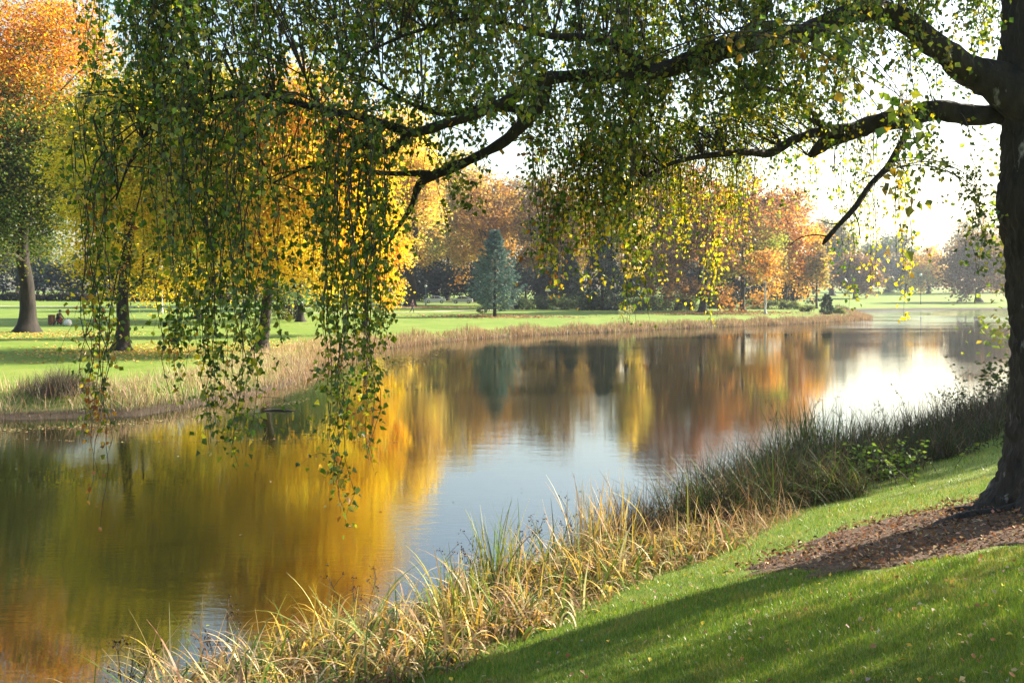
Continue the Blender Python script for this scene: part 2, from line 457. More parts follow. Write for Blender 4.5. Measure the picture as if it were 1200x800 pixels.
    V, Ft, cc = leaves(pos_, Ls, Ls * .8, r, cl)
    mesh_obj('crown', V, [Ft], leafmat or M_LEAF, root, cc)
    return root

def conifer(name, label, base, H, R, pal, seed, nb=90, per=70, leaf=.3, trunk_r=.2, droop=.25, clear=.06, group=None, power=.85, upsweep=0.0):
    r = rs(seed)
    root = empty(name, base, label, 'tree', group)
    G = Geo()
    zs = np.linspace(-.1, H * .99, 10)
    G.add(*tube(np.stack([r.normal(0, .03, 10), r.normal(0, .03, 10), zs], -1), trunk_r * (1 - zs / H) + .015, 9))
    PP, DD = [], []
    for i in range(nb):
        t = clear + (1 - clear) * (i + r.uniform()) / nb
        ln = R * max(.04, (1 - t)) ** power * r.uniform(.72, 1.18)
        if t < clear + .1: ln *= r.uniform(.5, .95)
        a = i * 2.39996 + r.normal(0, .25)
        s = np.linspace(0, 1, 5)
        hz = ln * s; dz = ln * (-droop * s + (.22 + upsweep) * s ** 2)
        pts = np.stack([np.cos(a) * hz, np.sin(a) * hz, t * H + dz], -1)
        G.add(*tube(pts, .012 * H / 10 * (1.3 - s) * (1.4 - t) + .004, 4))
        q = r.uniform(.12, 1.02, per) ** .8
        wd = ln * .30 * (1.1 - q) + .05
        side = r.normal(0, 1, per) * wd
        p = np.stack([np.interp(q, s, pts[:, k]) for k in range(3)], -1)
        p += side[:, None] * np.array([-np.sin(a), np.cos(a), 0]) * .8
        p[:, 2] -= np.abs(r.normal(0, .10 * ln + .05, per)) * .8 + np.abs(side) * .12
        dvec = np.array([np.cos(a), np.sin(a), -.35]) + r.normal(0, .45, (per, 3)) + np.sign(side)[:, None] * np.array([-np.sin(a), np.cos(a), 0]) * .6
        PP.append(p); DD.append(dvec)
    G.build('trunk', M_BARK, root, smooth=True)
    PP = np.concatenate(PP); DD = np.concatenate(DD)
    cl = mixpal(r, len(PP), pal, .2)
    L_ = leaf * r.uniform(.6, 1.3, len(PP))
    V, Ft, cc = leaves(PP, L_, L_ * .38, r, cl, tip=DD, fold=.3)
    mesh_obj('crown', V, [Ft], M_NEEDLE, root, cc)
    return root

def shrub(name, label, base, R, H, pal, seed, n=2600, leaf=.2, group=None, elong=1.0, rot=0.0, mat=None, cat='shrub'):
    """mound of leafy shoots on short stems"""
    r = rs(seed)
    root = empty(name, base, label, cat, group)
    nc = max(10, n // 90)
    d = r.normal(size=(nc, 3)); d[:, 2] = np.abs(d[:, 2]); d = unit(d)
    k = r.uniform(.45, 1.0, (nc, 1)) ** .5 * (1 + r.normal(0, .13, (nc, 1)))
    C = d * k * np.array([R * elong, R, H * .88]) + np.array([0, 0, H * .08])
    c0, s0 = math.cos(rot), math.sin(rot)
    C[:, :2] = C[:, :2] @ np.array([[c0, s0], [-s0, c0]])
    G = Geo()
    for c in C[:40]:
        s = np.linspace(0, 1, 4)
        st = np.array([c[0] * .45, c[1] * .45, -.05])
        pts = st[None] * (1 - s)[:, None] + c[None] * s[:, None]; pts[:, 2] += np.sin(s * PI) * .1 * H
        G.add(*tube(pts, .03 * (1.1 - s) * max(.4, H / 2), 4))
    G.build('stem', M_BARK, root)
    ci = r.randint(0, nc, n)
    sg = min(R, H) * .16
    p = C[ci] + r.normal(0, 1, (n, 3)) * np.array([sg, sg, sg * .8]); p[:, 2] = np.maximum(p[:, 2], .03)
    cl = np.where(r.uniform(size=(n, 1)) < .6, mixpal(r, nc, pal, .18)[ci], mixpal(r, n, pal, .2))
    L_ = leaf * r.uniform(.6, 1.3, n)
    V, Ft, cc = leaves(p, L_, L_ * .6, r, cl, up=.6)
    mesh_obj('foliage', V, [Ft], mat or M_LEAF, root, cc)
    return root

def T(name, label, px, d=None, py=None, ytop=100, yclear=300, hw=60, cpx=None, tr=8, pal=(YEL,), seed=1, cover=2.6, leafpx=2.8, leanpx=0, **kw):
    """a tree given by where the photograph shows its foot, top and width; everything is turned into metres at its own distance"""
    b = place(px, py) if d is None else at(px, d)
    d = b[1]; m = d / F
    zt = ZC + (HY - ytop) * m; zcl = ZC + (HY - yclear) * m
    H = zt - b[2]; clear = max(.15, zcl - b[2]); R = hw * m
    leaf = max(.14, leafpx * m * 1.17)
    # enough leaf area for the crown's silhouette
    area = PI * R * (H - clear) / 2 * 1.0
    nl = 1.7 * cover * area / (.8 * leaf * leaf * .5 * .55)
    nclus = int(np.clip(nl / 100, 60, 300)); nleaf = max(20, int(nl / nclus))
    cdx = ((cpx if cpx is not None else px) - px) * m
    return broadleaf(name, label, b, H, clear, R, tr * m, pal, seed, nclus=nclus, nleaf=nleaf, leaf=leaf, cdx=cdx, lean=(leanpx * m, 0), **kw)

GT = 'trees standing on the far side of the lake'
# left bank, nearest
T('maple_tree', 'big maple at the left edge, red on top, green below, thick dark trunk', 31, py=389, ytop=2, yclear=338, hw=132, tr=9.4,
  pal=[(.045, .08, .014), (.065, .105, .018), (.05, .09, .016), (.13, .13, .03)], pal_top=[ORG, RED, ORG, GOLD, OLV], seed=11, cover=3.0, top_from=.66, trunk_to=.5, group=GT, limb_k=.62, cpx=10)
T('maple_tree', 'bright yellow maple with a mottled leaning trunk, right of the thick dark trunk', 141, py=411, ytop=45, yclear=352, hw=104, cpx=170, tr=8.0,
  pal=[LEM, LEM, YEL, LEM, LGRN], pal_top=[(.07, .11, .02), GRN, OLV, LGRN, LEM], top_from=.74, seed=12, cover=2.9, leanpx=14, group=GT)
T('maple_tree', 'golden orange maple whose trunk leans right over the pale reeds at the waterline', 306, py=411, ytop=80, yclear=345, hw=112, cpx=350, tr=7.0,
  pal=[LEM, YEL, LEM, GOLD, YEL], pal_top=[GOLD, ORG, YEL, ORG, LGRN], seed=23, cover=2.9, leanpx=34, group=GT, bark=None)
T('maple_tree', 'low orange and yellow maple with leaves close to the lawn behind the leaning trunk', 428, py=392, ytop=165, yclear=376, hw=42, tr=3.4,
  pal=[LEM, GOLD, ORG, YEL], seed=31, cover=2.4, group=GT)
T('maple_tree', 'pale green and yellow tree half hidden between the yellow maple and the leaning maple', 232, py=374, ytop=50, yclear=335, hw=74, tr=4,
  pal=[LGRN, LEM, GRN, GOLD], seed=41, cover=2.4, group=GT)
T('lime_tree', 'light bluish green tree behind the leaning maple and the privet bush', 352, py=377, ytop=170, yclear=352, hw=66, tr=4,
  pal=[(.14, .22, .10), (.18, .26, .12), (.10, .17, .07)], seed=43, cover=2.6, group=GT)
T('lime_tree', 'olive green tree between the low orange maple and the leaning maple', 402, d=150, ytop=190, yclear=345, hw=52, tr=3.4,
  pal=[OLV, LGRN, PYEL], seed=44, cover=2.6, group=GT)
# middle distance
T('lime_tree', 'pale yellow tree with a dark leaning trunk behind the walking person', 480, py=358.5, ytop=118, yclear=318, hw=54, cpx=470, tr=5.2,
  pal=[PYEL, PYEL, TAN, PEACH], pal_top=[PYEL, PYEL, YEL], seed=51, cover=2.3, leanpx=16, group=GT)
T('lime_tree', 'olive and tan tree with a pale lower trunk to the left of the blue spruce', 524, py=352.5, ytop=168, yclear=322, hw=46, cpx=535, tr=2.8,
  pal=[OLV, TAN, PYEL, LGRN], pal_top=[TAN, PYEL, OLV], seed=61, cover=2.3, group=GT)
T('lime_tree', 'slim yellow tree standing left of the dark leaning trunk', 467, d=186, ytop=200, yclear=318, hw=28, tr=2.2,
  pal=[PYEL, TAN, OLV], seed=62, cover=2.2, group=GT)
T('beech_tree', 'tall tan and pink beech crown rising behind the blue spruce', 574, d=200, ytop=212, yclear=325, hw=44, tr=3.4,
  pal=[TAN, PEACH, RUS, TAN], seed=71, cover=2.2, group=GT)
T('bare_tree', 'tall nearly bare grey brown tree against the sky gap, farthest behind the spruce', 601, d=265, ytop=190, yclear=320, hw=42, tr=3.0,
  pal=[GREY, BRN, GREY], seed=72, cover=.75, leafpx=2.0, group=GT)
T('beech_tree', 'brown and olive beech behind the dark hanging twigs above the rhododendrons', 652, d=190, ytop=205, yclear=325, hw=52, tr=3.6,
  pal=[BRN, OLV, TAN, BRN], seed=73, cover=2.2, group=GT)
T('lime_tree', 'yellow tree beside the tall dark conifer', 733, d=172, ytop=205, yclear=338, hw=33, tr=2.6,
  pal=[PYEL, PEACH, PYEL, LGRN], seed=74, cover=2.3, group=GT)
T('beech_tree', 'mauve brown beech right of the yellow tree and the dark conifer', 764, d=180, ytop=180, yclear=330, hw=40, tr=3.6,
  pal=[PUR, BRN, RUS, PUR], seed=75, cover=2.2, group=GT)
T('beech_tree', 'russet brown beech with a thick straight trunk behind the reed covered point', 823, py=366, ytop=190, yclear=349, hw=46, cpx=815, tr=3.9,
  pal=[BRN, RUS, PUR, BRN], pal_top=[RUS, RED, BRN], seed=76, cover=2.0, group=GT)
T('oak_tree', 'olive brown tree with a forked dark trunk beside the thin white birch', 870, py=364.5, ytop=205, yclear=338, hw=44, cpx=872, tr=3.0,
  pal=[OLV, LGRN, BRN, OLV], pal_top=[RUS, BRN, RED, PUR], seed=77, cover=2.2, group=GT)
T('maple_tree', 'large rounded orange maple at the tip of the far point', 921, py=360.5, ytop=212, yclear=356, hw=49, cpx=918, tr=2.2,
  pal=[ORG, PEACH, GOLD, PEACH], pal_top=[RUS, PEACH, RED, PEACH], seed=78, cover=2.1, group=GT)
T('birch_tree', 'thin young birch with a forked white trunk in front of the orange maple', 897, py=367.5, ytop=288, yclear=338, hw=24, tr=1.5,
  pal=[PEACH, ORG, TAN], seed=79, cover=1.1, bark=M_PALEBARK, group=GT, trunk_to=.3)
T('willow_tree', 'small grey weeping tree at the right side of the orange maple', 957, d=185, ytop=280, yclear=336, hw=20, tr=1.4,
  pal=[OLV, GREY, TAN], seed=80, cover=1.6, weep=.35, group=GT)
# far right, hazy
GH = 'hazy trees beyond the open field at the far end of the lake'
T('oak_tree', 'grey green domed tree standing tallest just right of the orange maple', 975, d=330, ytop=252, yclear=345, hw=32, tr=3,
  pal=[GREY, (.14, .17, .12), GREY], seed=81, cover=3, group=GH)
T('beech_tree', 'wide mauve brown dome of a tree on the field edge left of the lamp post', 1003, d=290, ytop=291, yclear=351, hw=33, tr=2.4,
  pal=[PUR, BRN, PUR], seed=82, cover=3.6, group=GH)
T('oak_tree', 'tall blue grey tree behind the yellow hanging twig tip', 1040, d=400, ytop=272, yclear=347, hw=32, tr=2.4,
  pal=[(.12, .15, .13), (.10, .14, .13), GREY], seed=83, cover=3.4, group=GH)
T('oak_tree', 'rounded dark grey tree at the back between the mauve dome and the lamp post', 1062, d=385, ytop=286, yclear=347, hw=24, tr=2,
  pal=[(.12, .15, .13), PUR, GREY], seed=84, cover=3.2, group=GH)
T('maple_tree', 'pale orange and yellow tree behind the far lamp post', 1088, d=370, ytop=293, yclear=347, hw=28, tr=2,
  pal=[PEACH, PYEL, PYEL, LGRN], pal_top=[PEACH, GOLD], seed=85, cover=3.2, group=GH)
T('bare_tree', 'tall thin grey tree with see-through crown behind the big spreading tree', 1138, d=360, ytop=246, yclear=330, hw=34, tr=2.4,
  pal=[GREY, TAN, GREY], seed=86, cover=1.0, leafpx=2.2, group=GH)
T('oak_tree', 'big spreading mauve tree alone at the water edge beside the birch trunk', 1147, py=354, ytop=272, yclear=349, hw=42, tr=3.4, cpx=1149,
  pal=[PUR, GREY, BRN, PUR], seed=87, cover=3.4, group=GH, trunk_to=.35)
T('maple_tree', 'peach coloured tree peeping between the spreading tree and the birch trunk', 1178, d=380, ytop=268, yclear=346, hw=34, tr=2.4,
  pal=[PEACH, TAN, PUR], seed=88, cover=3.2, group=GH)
# conifers
conifer('spruce_tree', 'blue green spruce with a short bare trunk standing alone on the lawn', place(580, 371), 10.4, 4.3, [BLU, BLU, (.09, .15, .12)], 91, nb=130, per=95, leaf=.34, trunk_r=.22, clear=.11, droop=.15, upsweep=.22, power=.78)
conifer('fir_tree', 'tall dark pointed conifer behind the rhododendrons', at(706, 158), 13.2, 4.6, [DGR, (.03, .05, .04)], 92, nb=120, per=85, leaf=.5, trunk_r=.3, clear=.03, power=.75)
conifer('fir_tree', 'smaller dark conifer left of the tall dark one', at(668, 182), 9.5, 3.8, [DGR, (.03, .05, .035)], 93, nb=90, per=80, leaf=.5, trunk_r=.25, clear=.03, power=.7)
conifer('fir_tree', 'dark rounded conifer between the thick straight trunk and the forked trunk', at(849, 190), 9.0, 3.6, [DGR, (.03, .045, .03)], 94, nb=90, per=80, leaf=.5, trunk_r=.25, clear=.03, power=.45)
conifer('fir_tree', 'small dark conifer by itself on the tip of the reed covered point', place(969, 368.5), 2.9, 1.1, [DGR, (.03, .05, .03)], 95, nb=60, per=45, leaf=.26, trunk_r=.08, clear=.03, power=.5)

# dark evergreens closing the park behind the trunks
GE = 'dark evergreens closing off the park behind the lawn trees'
dark_spots = [(-95, 236, 26, 9.5, 'leftmost, beyond the thick dark trunk'), (-20, 226, 30, 10.5, 'at the left edge behind the thick dark trunk'), (52, 234, 28, 9.5, 'right of the thick dark trunk'),
              (112, 228, 30, 10.0, 'behind the bright yellow maple trunk'), (172, 236, 28, 9.6, 'left of the white lamp post'), (236, 230, 30, 10, 'behind the white car'),
              (300, 236, 30, 9.5, 'behind the leaning maple trunk'), (362, 232, 28, 10.2, 'behind the long hanging twigs'), (420, 240, 27, 9.2, 'behind the low orange maple'),
              (470, 236, 26, 9.5, 'behind the dark leaning trunk'), (512, 246, 24, 9.0, 'behind the silver cars'), (556, 238, 26, 9.8, 'just left of the blue spruce'),
              (616, 244, 27, 9.4, 'just right of the blue spruce'), (650, 226, 22, 8.2, 'behind the white triangular sign'), (742, 214, 26, 9.2, 'behind the yellow tree'),
              (795, 220, 25, 8.6, 'left of the thick straight trunk'), (893, 236, 24, 6.4, 'behind the white birch'), (838, 214, 22, 9.0, 'behind the forked dark trunk'), (930, 222, 20, 7.0, 'at the right edge behind the orange maple')]
for i, (px, d, hwp, H, wh) in enumerate(dark_spots):
    r_ = rs(900 + i)
    b = at(px, d)
    R = hwp * d / F
    broadleaf('yew_tree', 'dark evergreen yew ' + wh, b, H * r_.uniform(.9, 1.15), .5, R * 1.15, .3, [(.010, .017, .010), (.016, .026, .016), (.013, .02, .015)], 300 + i, leafmat=M_NEEDLE,
              nclus=70, nleaf=60, leaf=.62, group=GE, sides=4, sigma=R * .22, bias=.4)

# taller woodland further back
GW = 'woodland trees rising behind the evergreens'
wood = [(20, 300, 60, 22, [GRN, OLV, LGRN], 'olive woodland tree behind the big maple'), (195, 290, 62, 27, [GRN, GRN, LGRN], 'green woodland tree behind the yellow maple'),
        (330, 300, 60, 24, [OLV, GOLD, PYEL], 'olive and gold woodland tree behind the leaning maple'), (430, 280, 48, 25, [PYEL, TAN, OLV], 'pale yellow woodland tree behind the low orange maple'),
        (510, 290, 44, 27, [TAN, BRN, PYEL], 'tan woodland tree behind the olive tree'), (560, 300, 40, 25, [PEACH, BRN, TAN], 'peach woodland tree left of the bare grey tree'),
        (640, 290, 42, 24, [BRN, TAN, PUR], 'brown woodland tree right of the bare grey tree'), (690, 285, 40, 24, [TAN, PEACH, BRN], 'peach brown woodland tree behind the tall conifer'),
        (785, 280, 46, 28, [PUR, BRN, RUS], 'mauve woodland tree behind the mauve beech'), (850, 275, 46, 30, [RUS, PUR, PEACH], 'russet woodland tree behind the forked trunk')]
for i, (px, d, hwp, H, pal, lab) in enumerate(wood):
    m = d / F
    R = hwp * m; leaf = 2.7 * m; clear = 3.5
    nl = 3.2 * PI * R * (H - clear) / 2 / (.8 * leaf * leaf * .28)
    broadleaf('woodland_tree', lab, at(px, d), H, clear, R, .5, pal, 500 + i, nclus=90, nleaf=max(20, int(nl / 90)), leaf=leaf, group=GW, sides=4)

# shrubs along the far lawn edge
GS = 'shrubs along the far lawn edge'
sh = [(612, 158, 1.6, 1.9, 'small dark rhododendron just right of the blue spruce'), (632, 163, 2.1, 2.2, 'round rhododendron under the white triangular sign'),
      (654, 160, 2.2, 1.9, 'low rhododendron left of the hanging yellow twig'), (678, 162, 2.3, 2.6, 'tall rhododendron beneath the small conifer'),
      (700, 158, 2.2, 2.4, 'wide rhododendron at the foot of the tall conifer'), (722, 163, 2.2, 2.9, 'dark rhododendron beneath the yellow tree'),
      (746, 158, 2.0, 2.3, 'rhododendron under the dark hanging tassel'), (768, 160, 2.3, 3.0, 'grey green bush left of the thick straight trunk'),
      (792, 163, 2.6, 3.4, 'largest grey green bush beside the thick straight trunk'), (806, 160, 1.8, 2.2, 'bush touching the thick straight trunk')]
for i, (px, d, R, H, lab) in enumerate(sh):
    shrub('rhododendron', lab, at(px, d), R, H, [(.06, .09, .05), (.045, .07, .045), (.10, .13, .07)], 600 + i, n=1500, leaf=.34, group=GS)
sh2 = [(842, 176, 1.5, 2.3, 'bright green bush left of the forked trunk'), (853, 178, 1.5, 2.8, 'taller green bush touching the forked trunk'), (882, 175, 1.4, 1.7, 'round box bush right of the forked trunk'),
       (893, 177, 1.2, 1.5, 'small round bush behind the white birch'), (905, 175, 1.3, 1.6, 'round bush just right of the white birch'), (918, 177, 1.4, 1.5, 'pale green round bush under the orange maple'),
       (932, 175, 1.4, 1.3, 'last low round bush under the orange maple'), (949, 158, 1.1, 1.5, 'grey green bush left of the small conifer on the point'), (985, 146, .9, 1.0, 'low yellow green bush right of the small conifer on the point')]
for i, (px, d, R, H, lab) in enumerate(sh2):
    shrub('box_bush', lab, at(px, d), R, H, [(.12, .16, .06), (.09, .13, .05), (.17, .19, .08)], 640 + i, n=900, leaf=.3, group=GS)
shrub('willow_bush', 'pale grey green leafy bush in the reeds above the dark hanging tassel', at(735, 104), 1.0, 1.8, [(.25, .28, .18), (.33, .34, .2)], 655, n=500, leaf=.16)
shrub('privet_bush', 'pale green bush behind the leaning maple trunk', place(342, 374), 2.6, 5.4, [(.16, .22, .10), (.24, .29, .15)], 656, n=3600, leaf=.2)
shrub('privet_bush', 'small dark bush and stake beside the blue spruce', place(565, 367), .75, .9, [(.05, .07, .04)], 657, n=400, leaf=.2)
pass

# hedge along the road at left
def hedge():
    r = rs(70)
    A, B = at(-120, 205), at(272, 203)
    root = empty('hedge', (A + B) / 2, 'long low dark hedge along the road behind the left lawn', 'hedge')
    n = 9000
    t = r.uniform(0, 1, n)
    L = B - A
    p = A[None] + t[:, None] * L[None] - (A + B)[None] / 2
    face = r.uniform(size=n)
    dep = np.where(face < .55, -1.0 + r.normal(0, .18, n), r.uniform(-1, 1, n))
    hh = 1.15 + .2 * np.sin(t * 40) + .12 * np.sin(t * 93)
    zz = np.where(face < .55, r.uniform(0, 1, n) * hh, hh + r.normal(0, .18, n))
    p[:, 1] += dep; p[:, 2] += zz
    c = mixpal(r, n, [(.016, .02, .01), (.028, .028, .016), (.045, .03, .02)], .2)
    V, Ft, cc = leaves(p, .5 * r.uniform(.7, 1.3, n), .38, r, c)
    mesh_obj('foliage', V, [Ft], M_LEAF, root, cc)
hedge()

# ------------------------------------------------------------------ paths on the far lawn
M_PATH = noise_mat('path_gravel', (.36, .29, .20), (.50, .42, .31), 3, .9, .2)
def strip(name, pts, w, lab, mat, lift=.02, kind='structure', cat='path'):
    pts = np.asarray(pts, float); n = len(pts)
    t = np.linspace(0, n - 1, 60)
    x = np.interp(t, np.arange(n), pts[:, 0]); y = np.interp(t, np.arange(n), pts[:, 1])
    tx, ty = np.gradient(x), np.gradient(y); l = np.hypot(tx, ty)
    nx, ny = -ty / l, tx / l
    V = []
    for o in np.linspace(-.5, .5, 4):
        xx, yy = x + nx * w * o, y + ny * w * o
        V.append(np.stack([xx, yy, gz(xx, yy) + lift], -1))
    V = np.stack(V, 1).reshape(-1, 3)
    i = np.arange(59)[:, None] * 4; j = np.arange(3)[None]
    Fq = np.stack([i + j, i + j + 1, i + j + 5, i + j + 4], -1).reshape(-1, 4)
    return tag(mesh_obj(name, V, [Fq], mat, smooth=True), lab, cat, kind=kind)
def gp(px, d): return ((px - CX) / F * d, d)
strip('footpath', [gp(330, 132), gp(440, 138), gp(490, 140), gp(530, 146), gp(570, 152), gp(600, 158), gp(660, 172), gp(760, 186)], 2.6, 'pale footpath crossing the far lawn behind the spruce', M_PATH)
strip('footpath', [gp(-60, 160), gp(100, 160), gp(300, 160), gp(460, 163), gp(560, 168), gp(620, 176)], 2.2, 'second footpath further back under the lawn trees', M_PATH)
M_ROAD = noise_mat('road_asphalt', (.045, .045, .047), (.06, .06, .062), 8, .85, .2)
strip('road', [gp(-140, 214), gp(200, 214), gp(420, 214), gp(640, 220)], 6, 'asphalt road behind the park where the cars stand', M_ROAD)

# ------------------------------------------------------------------ cars
M_GLASS = flat_mat('car_glass', (.03, .035, .04), .08)
M_TYRE = flat_mat('tyre_rubber', (.02, .02, .02), .8)
M_RIM = flat_mat('rim_metal', (.5, .5, .5), .35)
M_LAMP = flat_mat('headlight_lens', (.75, .75, .72), .1)
def car(name, label, base, rot, paint):
    root = empty(name, base, label, 'car', 'cars parked behind the park')
    root.rotation_euler = (0, 0, rot)
    prof = [(-2.15, .35), (-2.2, .62), (-2.12, .86), (-1.35, .98), (-.72, 1.42), (-.2, 1.5), (.75, 1.46), (1.5, 1.06), (2.05, .98), (2.15, .62), (2.1, .33),
            (1.72, .30), (1.62, .55), (1.32, .68), (1.02, .55), (.92, .30), (-.98, .30), (-1.08, .55), (-1.38, .68), (-1.68, .55), (-1.78, .30)]
    V = []; n = len(prof)
    rows = [(-.84, 1), (-.80, 1), (.80, 1), (.84, 1)]
    for (yy, _), k in zip(rows, (.98, 1, 1, .98)):
        for x, z in prof:
            ins = max(0, z - .95) * .30
            V.append((x * k, (abs(yy) - ins) * (1 if yy > 0 else -1), .3 + (z - .3) * k if z > .4 else z))
    Fq = [[r_ * n + i, r_ * n + (i + 1) % n, (r_ + 1) * n + (i + 1) % n, (r_ + 1) * n + i] for r_ in range(3) for i in range(n)]
    o = bpy.data.meshes.new('body')
    o.from_pydata(V, [], Fq + [list(range(n))[::-1], list(range(3 * n, 4 * n))]); o.update()
    bm = bmesh.new(); bm.from_mesh(o)
    bmesh.ops.recalc_face_normals(bm, faces=bm.faces)
    bmesh.ops.triangulate(bm, faces=[f for f in bm.faces if len(f.verts) > 4]); bm.to_mesh(o); bm.free()
    ob = bpy.data.objects.new('body', o); o.materials.append(paint); COL.objects.link(ob); ob.parent = root
    def sidewin(s):
        pts = [(-1.2, 1.0), (-.66, 1.38), (-.2, 1.44), (-.2, 1.0)], [(-.12, 1.0), (-.12, 1.44), (.7, 1.41), (1.25, 1.06)]
        for q in pts:
            v = [(x, s * (.848 - max(0, z - .95) * .30), z) for x, z in q]
            mesh_obj('window', v, [np.array([[0, 1, 2, 3]])], M_GLASS, ob)
    sidewin(1); sidewin(-1)
    for q in ([(-1.30, 1.015), (-.76, 1.415)], [(1.46, 1.10), (.82, 1.45)]):
        (x0, z0), (x1, z1) = q
        dx = -.03 if x0 < 0 else .03
        mesh_obj('windscreen', [(x0 + dx, -.74, z0), (x0 + dx, .74, z0), (x1 + dx, .64, z1), (x1 + dx, -.64, z1)], [np.array([[0, 1, 2, 3]])], M_GLASS, ob)
    for s in (-1, 1):
        for x in (-1.38, 1.32):
            a = np.linspace(0, 1, 2)
            pts = np.array([[x, s * .66, .32], [x, s * .86, .32]])
            V2, F2 = tube(pts, [.32, .32], 20); g = Geo(); g.add(V2, F2); g.add(np.concatenate([V2[20:], [[x, s * .86, .32]]]), [[i, (i + 1) % 20, 20] for i in range(20)])
            w = g.build('wheel', M_TYRE, root)
            V2, F2 = tube(np.array([[x, s * .84, .32], [x, s * .875, .32]]), [.19, .19], 16); g = Geo(); g.add(V2, F2); g.add(np.concatenate([V2[16:], [[x, s * .875, .32]]]), [[i, (i + 1) % 16, 16] for i in range(16)])
            g.build('rim', M_RIM, w)
        v, f = box((-2.17, s * .6, .68), (.1, .32, .14)); mesh_obj('headlight', v, [f], M_LAMP, root)
        v, f = box((2.12, s * .62, .78), (.1, .26, .16)); mesh_obj('tail_light', v, [f], flat_mat('tail_lens', (.35, .02, .02), .2), root)
    return root
car('parked_car', 'white car behind the hedge and the white lamp post', at(193, 209) + [0, 0, .35], 0.05, flat_mat('white_paint', (.78, .78, .78), .25))
car('parked_car', 'silver car seen under the tan tree, left one of two', at(510, 212), 0.1, flat_mat('silver_paint', (.45, .47, .5), .25))
car('parked_car', 'pale grey car just left of the blue spruce', at(542, 212), -0.05, flat_mat('grey_paint', (.35, .37, .4), .25))

# ------------------------------------------------------------------ lamp posts, sign, bin
M_WHITE = flat_mat('white_paint_metal', (.72, .72, .70), .4, var=.05)
M_DARKMET = flat_mat('dark_metal', (.06, .07, .075), .5)
M_GLOBE = flat_mat('lamp_globe', (.85, .85, .82), .25, var=.03)
def lathe(prof, seg=16):
    V = []; F_ = []
    for r_, z in prof:
        for k in range(seg):
            a = 2 * PI * k / seg; V.append((r_ * math.cos(a), r_ * math.sin(a), z))
    n = len(prof)
    for i in range(n - 1):
        for k in range(seg):
            F_.append([i * seg + k, i * seg + (k + 1) % seg, (i + 1) * seg + (k + 1) % seg, (i + 1) * seg + k])
    return np.array(V), np.array(F_)
def lamp(label, base, H, globe_r, mat):
    root = empty('lamp_post', base, label, 'lamp post')
    g = Geo(); g.add(*lathe([(.001, -.05), (.13, -.05), (.13, .5), (.085, .62), (.07, .9), (.05, H - .15), (.09, H - .1), (.09, H), (.001, H)]))
    g.build('pole', mat, root, smooth=True)
    g = Geo(); a = np.linspace(-1.45, 1.55, 9)
    g.add(*lathe([(globe_r * math.cos(t), H + globe_r * .9 + globe_r * math.sin(t)) for t in a]))
    g.build('globe', M_GLOBE, root, smooth=True)
    g = Geo(); g.add(*lathe([(.001, H + globe_r * 1.8), (globe_r * .5, H + globe_r * 1.82), (.03, H + globe_r * 2.1), (.001, H + globe_r * 2.15)]))
    g.build('cap', mat, root, smooth=True)
lamp('white lamp post on the lawn in front of the hedge and the white car', place(190, 368), 6.2, .22, M_WHITE)
lamp('globe lamp on a slim blue post near the silver car', at(499, 186), 3.3, .24, flat_mat('blue_paint_metal', (.12, .2, .3), .4))
lamp('thin dark lamp post on the field at the far end of the lake', place(1079, 356.5), 6.4, .3, M_DARKMET)

def tri_sign():
    b = at(642, 196)
    root = empty('road_sign', b, 'white triangular sign on a post above the rhododendrons', 'sign')
    g = Geo(); g.add(*lathe([(.001, -.1), (.04, -.1), (.04, 3.5), (.001, 3.5)], 10)); g.build('post', M_DARKMET, root)
    s, z0, h = .58, 2.75, 1.1
    V = [(-s, -.07, z0), (s, -.07, z0), (0, -.07, z0 + h), (-s, -.045, z0), (s, -.045, z0), (0, -.045, z0 + h)]
    mesh_obj('plate', V, [np.array([[0, 1, 2], [5, 4, 3]]), np.array([[0, 3, 4, 1], [1, 4, 5, 2], [2, 5, 3, 0]])], M_WHITE, root)
tri_sign()

def litter_bin():
    b = place(60.5, 381)
    root = empty('litter_bin', b, 'brown wooden litter bin left of the seated people', 'bin', None)
    M_W = noise_mat('brown_wood', (.14, .06, .035), (.24, .11, .06), 6, .7, .3, 20, (1, 1, .2))
    g = Geo()
    for k in range(6):
        a = k / 6 * 2 * PI
        g.add(*box((.24 * math.cos(a), .24 * math.sin(a), .45), (.07, .24, .8), a))
    g.build('slat', M_W, root)
    g = Geo(); g.add(*lathe([(.001, .02), (.21, .02), (.21, .82), (.19, .84), (.18, .3), (.001, .28)])); g.build('liner', M_DARKMET, root)
    g = Geo(); g.add(*lathe([(.17, .86), (.31, .86), (.31, .92), (.17, .93)])); g.build('rim', M_W, root)
litter_bin()

